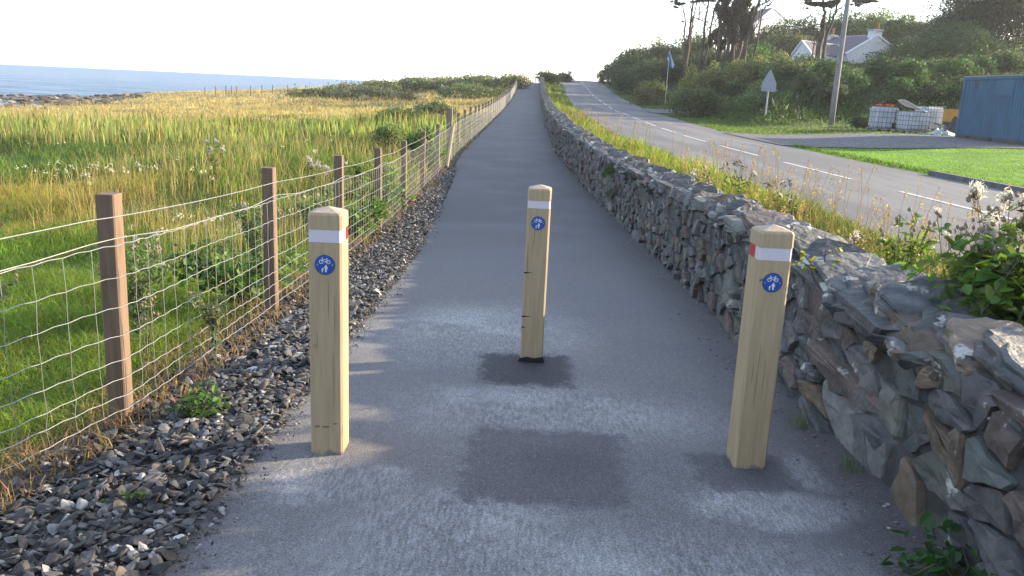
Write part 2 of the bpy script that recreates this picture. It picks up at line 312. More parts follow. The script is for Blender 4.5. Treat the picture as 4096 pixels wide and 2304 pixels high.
def road_mat():
    m, t, N, L = nt('road_asphalt')
    o = N.new('ShaderNodeOutputMaterial'); b = N.new('ShaderNodeBsdfPrincipled'); b.inputs['Roughness'].default_value = .85; b.inputs['Specular IOR Level'].default_value = .15
    tc = N.new('ShaderNodeTexCoord')
    def noise(s, st=(1, 1, 1), d=6, loc=(0, 0, 0)):
        mp = N.new('ShaderNodeMapping'); mp.inputs['Scale'].default_value = st; mp.inputs['Location'].default_value = loc; L.new(tc.outputs['Object'], mp.inputs[0])
        n = N.new('ShaderNodeTexNoise'); n.inputs['Scale'].default_value = s; n.inputs['Detail'].default_value = d; L.new(mp.outputs[0], n.inputs['Vector']); return n.outputs['Fac']
    def mr(x, a, c, lo=0, hi=1):
        r = N.new('ShaderNodeMapRange'); r.interpolation_type = 'SMOOTHSTEP'
        for i, q in enumerate((a, c, lo, hi)): r.inputs[i + 1].default_value = q
        L.new(x, r.inputs[0]); return r.outputs[0]
    def mix(f, a, c):
        n = N.new('ShaderNodeMix'); n.data_type = 'RGBA'; L.new(f, n.inputs['Factor'])
        for k, q in (('A', a), ('B', c)):
            if isinstance(q, tuple): n.inputs[k].default_value = (*q, 1)
            else: L.new(q, n.inputs[k])
        return n.outputs['Result']
    c = mix(mr(noise(.9, (1.6, .12, 1)), .38, .62), (.075, .075, .082), (.115, .115, .12))
    c = mix(mr(noise(.35, (1, .5, 1), loc=(7, 3, 0)), .5, .6, 0, .5), c, (.065, .065, .07))
    c = mix(mr(noise(3.0, (1.2, .18, 1), loc=(2, 9, 0)), .60, .66, 0, .5), c, (.04, .04, .043))
    c = mix(mr(noise(60, d=3), .3, .7, 0, .5), c, (.15, .148, .145))
    L.new(c, b.inputs['Base Color'])
    bp = N.new('ShaderNodeBump'); bp.inputs['Distance'].default_value = .01; bp.inputs['Strength'].default_value = .5; L.new(noise(70), bp.inputs['Height']); L.new(bp.outputs[0], b.inputs['Normal'])
    L.new(b.outputs[0], o.inputs[0]); return m
M['road'] = road_mat()
def sea_mat():
    m, t, N, L = nt('sea_water')
    o = N.new('ShaderNodeOutputMaterial'); b = N.new('ShaderNodeBsdfPrincipled')
    b.inputs['Base Color'].default_value = (.10, .18, .28, 1); b.inputs['Roughness'].default_value = .4; b.inputs['Specular IOR Level'].default_value = .12
    tc = N.new('ShaderNodeTexCoord')
    def nz(st, s, d):
        mp = N.new('ShaderNodeMapping'); mp.inputs['Scale'].default_value = st; L.new(tc.outputs['Object'], mp.inputs[0])
        n = N.new('ShaderNodeTexNoise'); n.inputs['Scale'].default_value = s; n.inputs['Detail'].default_value = d; n.inputs['Roughness'].default_value = .6; L.new(mp.outputs[0], n.inputs['Vector']); return n
    a = nz((.35, 1, 1), .35, 8); c = nz((.4, 1, 1), .06, 5)
    wv = nz((.3, 1, 1), .25, 9); cr = N.new('ShaderNodeMapRange'); cr.inputs[1].default_value = .42; cr.inputs[2].default_value = .6; L.new(wv.outputs['Fac'], cr.inputs[0]); cm = N.new('ShaderNodeMix'); cm.data_type = 'RGBA'; L.new(cr.outputs[0], cm.inputs['Factor']); cm.inputs['A'].default_value = (.05, .115, .21, 1); cm.inputs['B'].default_value = (.13, .21, .31, 1); L.new(cm.outputs['Result'], b.inputs['Base Color'])
    ad = N.new('ShaderNodeMath'); ad.operation = 'MULTIPLY_ADD'; L.new(c.outputs['Fac'], ad.inputs[0]); ad.inputs[1].default_value = 3.5; L.new(a.outputs['Fac'], ad.inputs[2])
    bp = N.new('ShaderNodeBump'); bp.inputs['Distance'].default_value = 5; bp.inputs['Strength'].default_value = 1.0; L.new(ad.outputs[0], bp.inputs['Height']); L.new(bp.outputs[0], b.inputs['Normal'])
    L.new(b.outputs[0], o.inputs[0]); return m
M['sea'] = sea_mat()

# ------------------------------------------------------------------ ground, sea, path, road
def spaced(a, b, fine, lo, hi, g=1.13):
    out = list(np.arange(lo, hi + 1e-6, fine)); s = fine; x = hi
    while x < b: s *= g; x += s; out.append(x)
    s = fine; x = lo
    while x > a: s *= g; x -= s; out.insert(0, x)
    return np.array(out)
gx = spaced(-500, 400, .28, -4, 13, 1.06); gy = spaced(-40, 700, .4, 0, 24, 1.03)
X, Y = np.meshgrid(gx, gy); Z = TZ(X, Y)
inpath = (X > xl(Y) - .15) & (X < xr(Y) + .45); inroad = (X > xc(Y) - HWR + .1) & (X < xc(Y) + HWR - .1)
Z = Z - .05 * inpath - .06 * inroad
def gcol(X, Y):
    c = np.zeros(X.shape + (3,)); c[:] = (.07, .085, .03)
    nzz = fbm(X, Y, 5); yy = Y + 3 * nzz
    left = X < xf(Y)
    def z_(a, b, v): c[left & (yy >= a) & (yy < b)] = v
    z_(-99, 11, (.055, .10, .02)); z_(11, 17, (.15, .13, .035)); z_(17, 27, (.055, .10, .025)); z_(27, 47, (.09, .11, .035)); z_(47, 999, (.27, .21, .10))
    rg = ~left
    c[rg] = (.08, .10, .03); c[rg & (X > xc(Y) + HWR) & (Y < 31)] = (.13, .27, .03)
    c[(~left) & (hs(X, Y) > .5)] = (.035, .05, .02)  # bank ground coloured dark for the occlusion under its leaf cover
    c[(X > xf(Y)) & (X < xr(Y) + .5)] = (.05, .042, .035)
    c[left & (X > xf(Y) - .35) & (Y < 20)] = (.09, .065, .04)
    c[X < coast(Y) + 1] = (.13, .115, .10)
    return c
nx, ny = len(gx), len(gy); I = np.arange(nx * ny).reshape(ny, nx)
Q = np.stack([I[:-1, :-1], I[:-1, 1:], I[1:, 1:], I[1:, :-1]], -1).reshape(-1, 4)
tag(put('ground', np.stack([X, Y, Z], -1), Q, M['ground'], smooth=True, col=gcol(X, Y).reshape(-1, 3)), kind='structure')
S = 30000
tag(put('sea', [(-S, -2000, -3), (2000, -2000, -3), (2000, S, -3), (-S, S, -3)], [(0, 1, 2, 3)], M['sea']), kind='structure')
def strip(name, ys, fl, fr, n, m, off, zfun, **kw):
    rows = []
    for y in ys:
        a, b = float(fl(y)), float(fr(y)); xs = np.linspace(a, b, n); rows.append(np.stack([xs, np.full(n, y), zfun(xs, y) + off], -1))
    V = np.array(rows); I = np.arange(V.shape[0] * n).reshape(-1, n)
    Q = np.stack([I[:-1, :-1], I[:-1, 1:], I[1:, 1:], I[1:, :-1]], -1).reshape(-1, 4)
    return put(name, V.reshape(-1, 3), Q, m, **kw)
ysP = np.concatenate([np.arange(-4, 20, .12), np.arange(20, 160, .8)])
jit = lambda y, a: a * (vn(np.array(y * 3.0), np.array(4.0)) + .5 * vn(np.array(y * 11.0), np.array(8.0)))
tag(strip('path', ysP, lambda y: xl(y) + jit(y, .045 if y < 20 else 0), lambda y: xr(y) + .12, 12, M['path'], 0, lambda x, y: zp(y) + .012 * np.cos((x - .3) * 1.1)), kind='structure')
ysR = np.concatenate([np.arange(-18, 60, .6), np.arange(60, 260, 2)])
road = tag(strip('road', ysR, lambda y: xc(y) - HWR + jit(y, .08), lambda y: xc(y) + HWR + jit(y + 50, .06), 9, M['road'], 0, lambda x, y: zr(y) + .03 * (1 - ((x - xc(y)) / HWR) ** 2)), kind='structure')
# centre line dashes: 4 m marks, 2 m gaps
d0 = 11.4
for k in range(-2, 22):
    a = d0 + 6.0 * k; b = a + 4.0
    ys = np.linspace(a, b, 5)
    o = strip('centre_line_dash', ys, lambda y: xc(y) - .055, lambda y: xc(y) + .055, 2, M['paint'], .036, lambda x, y: zr(y) + 0 * x, parent=road)
# side road mouth and gravel track (draped sheets)
def sheet(name, P4, nu, nv, m, off, kind='structure'):
    P4 = np.array(P4, float); u = np.linspace(0, 1, nu)[:, None]; v = np.linspace(0, 1, nv)[None]
    XY = ((1 - u) * (1 - v))[..., None] * P4[0] + (u * (1 - v))[..., None] * P4[1] + (u * v)[..., None] * P4[2] + ((1 - u) * v)[..., None] * P4[3]
    XY[..., 1] += .25 * vn(XY[..., 0] * .9, XY[..., 1] * .9) * ((v == 0) | (v == 1))
    V = np.dstack([XY, TZ(XY[..., 0], XY[..., 1]) + off]); I = np.arange(nu * nv).reshape(nu, nv)
    Q = np.stack([I[:-1, :-1], I[1:, :-1], I[1:, 1:], I[:-1, 1:]], -1).reshape(-1, 4)
    return tag(put(name, V.reshape(-1, 3), Q, m), kind=kind)
sheet('gravel_track', [(9.2, 29.5), (42, 26), (42, 41), (9.0, 37.5)], 60, 24, M['track'], .03)
sheet('side_road', [(9.6, 61), (17, 66), (17, 71), (9.7, 68)], 24, 12, M['road'], .05)
kb = MB(); ky = np.linspace(-6, 19.8, 60)
for a, b in zip(ky[:-1], ky[1:]):
    x0, x1 = float(xc(a)) + HWR, float(xc(b)) + HWR; z = .11
    V = [(x0, a, -.05), (x0 + .14, a, -.05), (x0 + .14, a, z), (x0 + .02, a, z), (x1, b, -.05), (x1 + .14, b, -.05), (x1 + .14, b, z), (x1 + .02, b, z)]
    kb.add(V, Q=[(3, 2, 6, 7), (0, 3, 7, 4), (1, 5, 6, 2)])
kb.build('kerb', M['kerb'])['kind'] = 'structure'

# ------------------------------------------------------------------ vegetation generators
def blades(P, h, w, c, lean=.35, curve=.5, tipc=None):
    n = len(P); az = U(0, 2 * np.pi, n); ln = lean * U(.2, 1.3, n); face = U(0, np.pi, n)
    d = np.stack([np.cos(az), np.sin(az), np.zeros(n)], -1); s = np.stack([np.cos(face), np.sin(face), np.zeros(n)], -1) * (w / 2)[:, None]
    up = np.array([0, 0, 1.0])
    mid = P + up * (h * .55)[:, None] + d * (h * ln * .35)[:, None]
    tip = P + up * (h * (1 - .25 * ln))[:, None] + d * (h * ln * (1 + curve))[:, None]
    V = np.stack([P - s, P + s, mid + s * .85, mid - s * .85, tip], 1).reshape(-1, 3)
    b = np.arange(n)[:, None] * 5
    C = np.repeat(c, 5, 0)
    if tipc is not None: C = C.reshape(n, 5, 3); C[:, 4] = tipc; C = C.reshape(-1, 3)
    return V, b + np.array([[3, 2, 4]]), b + np.array([[0, 1, 2, 3]]), C
def leafq(P, L, W, c, up=0.0, nrm=None):
    n = len(P); a = rng.normal(size=(n, 3)); a[:, 2] *= (1 - up); a /= np.linalg.norm(a, axis=1)[:, None]
    b = rng.normal(size=(n, 3)); b -= (b * a).sum(1)[:, None] * a; b /= np.linalg.norm(b, axis=1)[:, None]
    nn = np.cross(a, b)
    L = np.broadcast_to(L, n)[:, None]; W = np.broadcast_to(W, n)[:, None]
    V = np.stack([P - a * L / 2, P + b * W / 2 + nn * W * .12, P + a * L / 2, P - b * W / 2 + nn * W * .12], 1).reshape(-1, 3)
    return V, np.arange(n)[:, None] * 4 + np.array([[0, 1, 2, 3]]), np.repeat(c, 4, 0)
def cvar(base, n, v=.25, hue=.12):
    base = np.asarray(base, float); k = 1 + rng.normal(0, v, (n, 1)); k = np.clip(k, .45, 1.8)
    h = 1 + rng.normal(0, hue, (n, 3)); return np.clip(base * k * h, .004, 1)
def crown_pts(n, blobs, shell=.55):
    """points in a union of ellipsoids, biased to their shells"""
    B = np.array(blobs, float); w = B[:, 3] * B[:, 4] * B[:, 5]; w = w ** .67; idx = rng.choice(len(B), n, p=w / w.sum())
    d = rng.normal(size=(n, 3)); d /= np.linalg.norm(d, axis=1)[:, None]; r = (shell + (1 - shell) * U(0, 1, n) ** .5) * (1 + .1 * rng.normal(size=n))
    return B[idx, :3] + d * B[idx, 3:6] * r[:, None], idx

# ------------------------------------------------------------------ grass in the field (one mass)
reseed(100)
def polar(n, r0, r1, a0, a1):
    r = np.exp(U(math.log(r0), math.log(r1), n)); a = np.radians(U(a0, a1, n)); return np.stack([r * np.sin(a), r * np.cos(a)], -1), r
def field(n, r0, r1, a0, a1, keep, hfun, wmul, cfun, name, lean=.4, tip=None, curve=.5):
    XY, r = polar(n, r0, r1, a0, a1); k = keep(XY[:, 0], XY[:, 1]); XY = XY[k]; r = r[k]
    x, y = XY.T; z = TZ(x, y); h = hfun(x, y, r); w = (.0022 + .00066 * r) * wmul * U(.6, 1.4, len(r))
    c = cfun(x, y)
    return blades(np.stack([x, y, z - .01], -1), h, w, c, lean, curve)
def join(name, parts, m, label=None, cat=None, kind='stuff'):
    b = MB()
    for p in parts:
        if len(p) == 4: b.add(p[0], T=p[1], Q=p[2], c=p[3])
        else: b.add(p[0], Q=p[1], c=p[2])
    V, f, c = b.out(); o = put(name, V, f, m, col=c); return tag(o, label, cat, kind=kind)
G = dict(lush=(.20, .33, .04), olive=(.37, .31, .08), deep=(.085, .15, .032), iris=(.19, .24, .05), tan=(.52, .42, .24), brown=(.2, .15, .07))
def zones(x, y):
    n = len(x); yy = y + 2.6 * fbm(x, y, 4.5) + U(-1.5, 1.5, n); c = np.zeros((n, 3)); pick = U(0, 1, n)
    seq = [(-99, 10.5, 'lush', 'olive', .12), (10.5, 16.5, 'olive', 'lush', .1), (16.5, 27, 'deep', 'lush', .2), (27, 40, 'iris', 'tan', .22), (40, 9999, 'tan', 'iris', .12)]
    for a, b, k1, k2, pr in seq:
        mk = (yy >= a) & (yy < b); c[mk] = np.where((pick[mk] < pr)[:, None], np.array(G[k2]), np.array(G[k1]))
    near = (x > xf(y) - 5) & (y > 9) & (y < 24); c[near & (pick < .6)] = (.13, .24, .03)
    bank = (x > -22) & (y > 55) & (fbm(x, y, 11) > -.1); c[bank] = np.where((pick[bank] < .5)[:, None], np.array((.14, .14, .06)), np.array(G['tan']))
    dk = (y > 22) & (y < 52) & (x > -16) & (fbm(x + 40, y, 6) > -.15); c[dk] = np.where((pick[dk] < .7)[:, None], np.array((.085, .12, .035)), np.array(G['iris']))
    big = fbm(x + 11, y + 5, 2.2) + .8 * fbm(x, y + 31, .7)
    return c * np.clip(1 + .24 * big, .45, 1.8)[:, None] * np.clip(1 + rng.normal(0, .15, (n, 1)), .5, 1.7) * (1 + rng.normal(0, .05, (n, 3)))
def fh(x, y, r):
    yy = y + 2.5 * fbm(x, y, 4.5)
    h = np.where(yy < 10.5, .2, np.where(yy < 16.5, .24, np.where(yy < 27, .36, np.where(yy < 40, .36, .40))))
    h = h * np.where(yy < 27, .82, .75) * np.clip(1 + .6 * fbm(x, y, 1.5), .3, 2.0) * U(.55, 1.35, len(x))
    return np.maximum(h * .9, .05) * np.clip((xf(y) + .1 - x) / .8, .35, 1)
keepF = lambda x, y: (x < xf(y) - .05 - .25 * U(0, 1, len(x)) * (y < 15)) & (x > coast(y) - 2) & (U(0, 1, len(x)) < np.where(x > xf(y) - .5, .55, 1))
parts = [field(640000, 1.8, 175, -68, 2, keepF, fh, .85, zones, 'f', lean=.75)]
# upright iris-like leaves and pale seed stalks
ir = lambda x, y: keepF(x, y) & (y > 25) & (y < 42) & (fbm(x, y, 5) > -.5)
parts.append(field(9000, 26, 50, -58, -4, ir, lambda x, y, r: U(.4, .85, len(x)), 1.9, lambda x, y: cvar((.24, .29, .09), len(x), .3), 'i', lean=.22, curve=.1))
st = lambda x, y: keepF(x, y) & (y > 8) & (fbm(x, y, 6) > -.2)
parts.append(field(26000, 9, 120, -60, 0, st, lambda x, y, r: U(.45, .85, len(x)), .55, lambda x, y: cvar((.42, .33, .17), len(x), .2), 's', lean=.3))
join('meadow_grass', parts, M['grass'], 'rough coastal meadow of green, olive and straw coloured grass left of the fence', 'grass')
# dead thatch by the fence foot
XY, r = polar(60000, 1.6, 30, -60, 0); k = (np.abs(XY[:, 0] - (xf(XY[:, 1]) - .12)) < .28) & (U(0, 1, 60000) < .9); XY = XY[k]; n = len(XY)
P = np.column_stack([XY, TZ(XY[:, 0], XY[:, 1]) + .0]); a = blades(P, U(.04, .16, n), .004 + .0006 * r[k], cvar((.26, .17, .10), n, .3), .9)
join('dead_grass_thatch', [a], M['grass'], 'dry brown thatch along the foot of the wire fence', 'dead grass')
# meadow flowers (white meadowsweet and thistledown specks)
n = 500; XY, r = polar(9000, 7, 45, -50, -8); k = keepF(*XY.T) & (((XY[:, 1] > 12) & (XY[:, 1] < 19)) | (U(0, 1, 9000) < .12)) & (fbm(XY[:, 0], XY[:, 1], 3) > .25); XY = XY[k][:260]; r = r[k][:260]
P = np.column_stack([XY, TZ(*XY.T) + U(.4, .62, len(XY))]); P = np.repeat(P, 7, 0) + rng.normal(0, .02, (len(P) * 7, 3))
q = leafq(P, .03 + .0006 * np.repeat(r, 7), .022, cvar((.75, .74, .66), len(P), .1, .03))
join('meadow_flowers', [q], M['fluff'] if 0 else M['leaf'], 'white flower heads dotted over the meadow', 'flowers')

# verge between wall and road
def keepV(x, y): return (x > xr(y) + .5) & (x < xc(y) - HWR + .12 * U(-1, 1, len(x))) & (y > 1.2)
def vcol(x, y):
    n = len(x); p = U(0, 1, n); c = np.where((p < .62)[:, None], np.array((.21, .30, .035)), np.where((p < .88)[:, None], np.array((.10, .18, .03)), np.array((.42, .34, .16))))
    dkm = fbm(x, y, 3.3) > .35; c = np.where(dkm[:, None] & (p < .75)[:, None], np.array((.09, .13, .04)), c)
    return c * np.clip(1 + rng.normal(0, .2, (n, 1)), .5, 1.6)
vh = lambda x, y, r: U(.10, .34, len(x)) * np.where(y < 7, .72, 1) * np.where((x < xr(y) + 1.15) & (y > 6), 1.75, 1) * np.where(y > 10, 1.3, 1) * np.clip(1 + .5 * fbm(x, y, 1.3), .5, 1.6) * np.clip((xc(y) - HWR - x) / .5, .25, 1)
parts = [field(420000, 2.2, 140, 1, 45, keepV, vh, 1.0, vcol, 'v')]
join('verge_grass', parts, M['grass'], 'sunlit yellow green grass on the verge between the stone wall and the road', 'grass')
# tall seeding grasses on the verge
b = MB(); n = 400; ys = np.concatenate([U(5.2, 16, 300), U(16, 45, 100)]); xs = xr(ys) + .6 + U(.05, 1.0, n) ** 1.3 * (xc(ys) - HWR - xr(ys) - .9)
for x, y in zip(xs, ys):
    z = float(TZ(x, y)); h = U(.5, .95); a = U(0, 6.28); l = U(.02, .2); rr = .0014 + .00022 * y
    pts = [(x + l * t * t * math.cos(a), y + l * t * t * math.sin(a), z + h * t) for t in (0, .4, .75, 1)]
    b.tube(pts, rr, rr * .6, 3, c=(.5, .4, .22), cap=False)
    tp = np.array(pts[-1]); m = 12; PP = tp + np.column_stack([rng.normal(0, .008 + .003 * rr / .002, m), rng.normal(0, .01, m), -U(0, .13, m)])
    v, f, c = leafq(PP, .022 + .001 * y, .007 + .0004 * y, cvar((.36, .27, .16), m, .2), 0); b.add(v, Q=f, c=c)
V, f, c = b.out(); tag(put('seeding_grass', V, f, M['grass'], col=c), 'thin pale seed stalks of tall grass rising over the verge beside the road', 'grass', kind='stuff')
# lawn and far verges
lawn = lambda x, y: (x > xc(y) + HWR + .14) & (x < 60) & (y > 4) & (y < 29.6 - (x - 9.2) * 0.1 + .3 * vn(x, y)) & (hs(x, y) < 1)
parts = [field(260000, 12, 45, 14, 62, lawn, lambda x, y, r: U(.02, .05, len(x)), 1.0, lambda x, y: cvar((.15, .31, .03), len(x), .07, .04) * (1 + .2 * fbm(x, y, 2))[:, None], 'l', lean=.6)]
ledge = lambda x, y: lawn(x, y) & (x < xc(y) + HWR + .55)
parts.append(field(90000, 14, 34, 14, 50, ledge, lambda x, y, r: U(.07, .17, len(x)), 1.2, lambda x, y: cvar((.075, .15, .02), len(x), .2), 'l2', lean=.7))
join('lawn_grass', parts, M['grass'], 'mown bright green lawn beyond the road beside the kerb', 'lawn')
far = lambda x, y: (x > xc(y) + HWR - .05) & (hs(x, y) < 2.6) & ((y > 37.7) | (x > 42)) & ~((y > 60) & (y < 69.5) & (x < 17.5)) & (x < 40) & ~((x > 14.5) & (y < 46) & (y > 38.5) & (U(0, 1, len(x)) < .6))
parts = [field(170000, 36, 150, 2, 50, far, lambda x, y, r: U(.08, .3, len(x)) * np.clip(.5 + hs(x, y) / 2, .5, 1.8), 1.25, lambda x, y: cvar((.10, .18, .03), len(x), .22), 'g', lean=.5)]
join('roadside_grass', parts, M['grass'], 'green grass edge at the foot of the overgrown bank beyond the road', 'grass')

# hillside bracken and scrub cover
def hk(x, y): return (hs(x, y) > 1.0 + U(-.6, .6, len(x))) & (hs(x, y) < 75)
HOUSE = (37.5, 97.5)
def hillcol(x, y):
    n = len(x); p = U(0, 1, n); f = fbm(x, y, 6); c = np.tile(np.array((.055, .112, .042)), (n, 1))
    c[p < .2] = (.085, .155, .045); c[(f > .45) & (p < .6)] = (.11, .13, .055); c[(f < -.5)] = (.045, .085, .03); c[p > .985] = (.5, .5, .45)
    top = (y > 58) & (y < 78) & (x > 12) & (x < 27); c[top & (p < .75)] = (.26, .25, .09)  # bracken on the bank crest coloured as if sunlit
    return c * np.clip(1 + rng.normal(0, .25, (n, 1)), .4, 1.8)
hollow = lambda x, y: 1 - .6 * np.exp(-((x - 30) / 9) ** 2 - ((y - 76) / 17) ** 2)
hh = lambda x, y, r: hollow(x, y) * U(.3, .7, len(x)) * np.clip(1 + .35 * fbm(x, y, 3), .5, 1.5) * np.clip(hs(x, y) / 2.5, .3, 1)
nothouse = lambda x, y: hk(x, y) & ~((np.abs(x - 37) < 7) & (np.abs(y - 97.5) < 6))
parts = [field(110000, 42, 175, 4, 48, nothouse, hh, 2.6, hillcol, 'h', lean=1.3, curve=.15)]
XY, r = polar(330000, 42, 170, 4, 48); k = nothouse(*XY.T); XY = XY[k]; r = r[k]; n = len(r)
lump = np.clip(.45 + .5 * fbm(XY[:, 0], XY[:, 1], 2.6), 0, 1.5)
P = np.column_stack([XY, TZ(*XY.T) + hollow(*XY.T) * U(.1, 1.0, n) * (.2 + np.minimum(lump, 1) * 1.05) * np.clip(hs(*XY.T) / 2.5, .3, 1)])
v, f, c = leafq(P, .002 * r, .0013 * r, hillcol(*XY.T)); parts.append((v, f, c))
join('bracken_cover', parts, M['hill'], 'dense bracken and bramble covering the bank beyond the road', 'bracken')

# ------------------------------------------------------------------ bushes
reseed(101)
def bush(name, u, vt, wpx, y, label, cat='bush', col=(.06, .10, .035), group=None, n=None, lit=None, flat=1.0, stretch=1.0, wisps=.2):
    top = at(u, vt, y); x = top[0]; zg = float(TZ(x, y)); h = max(.5, top[2] - zg + .1); w = wpx / F * y
    nb = int(10 + w * 2); blobs = []
    for i in range(nb):
        a = U(0, 6.28); q = math.sqrt(U(0, 1)) * .78; bx = math.cos(a) * q * w / 2; by = math.sin(a) * q * w / 2 * .8
        hz = h * (1 - .55 * q * q) * U(.45, .82); rr = U(.16, .3) * min(w, h * 1.6)
        blobs.append((x + bx, y + by, zg + min(hz, h - rr * .7), rr, rr * .9, rr * .75 * flat))
    blobs.append((x, y, zg + h * .72, w * .2, w * .2, h * .27)); blobs.append((x, y, zg + h * .3, w * .42, w * .35, h * .34))
    ls = max(.07, .0021 * y); n = n or int(min(36000 if cat == 'tree' else 15000, 1200 + (20.0 if cat == 'tree' else 12.0) * w * h / (ls * ls) * .6))
    P, idx = crown_pts(n, blobs, .62); bc = 1 + rng.normal(0, .22, len(blobs)); c = cvar(col, n, .2) * bc[idx][:, None]
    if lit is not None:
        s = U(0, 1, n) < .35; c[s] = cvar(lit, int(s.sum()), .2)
    m = int(n * wisps); P[:m] += rng.normal(0, .18, (m, 3)) * ls * 9 * np.array([.6, .6, 1])
    P[:, 2] = np.maximum(P[:, 2], zg + .05)
    v, f, cc = leafq(P, ls * U(.7, 1.4, n) * 1.2, ls * U(.6, 1.1, n) * .8, c)
    t = thing(name, label, cat, (x, y, zg), group)
    put('crown', v, f, M['hill'], t, world=True, col=cc)
    b = MB()
    for i in range(6):
        q = blobs[rng.integers(len(blobs))]; p0 = np.array([x + U(-.15, .15) * w, y + U(-.1, .1) * w, zg - .2]); p1 = np.array(q[:3]); b.tube([p0, p0 * .5 + p1 * .5 + rng.normal(0, .08, 3), p1], .012 * h + .02, .01, 5)
    b.build('branch_stems', M['bark'], t, world=True)
    return t
DG = (.055, .085, .04); MG = (.075, .125, .045); PG = (.14, .19, .06); OL = (.20, .20, .075); BG = (.10, .20, .05); GR = (.09, .105, .06)
HB = (.21, .21, .10); HB2 = (.17, .185, .10)
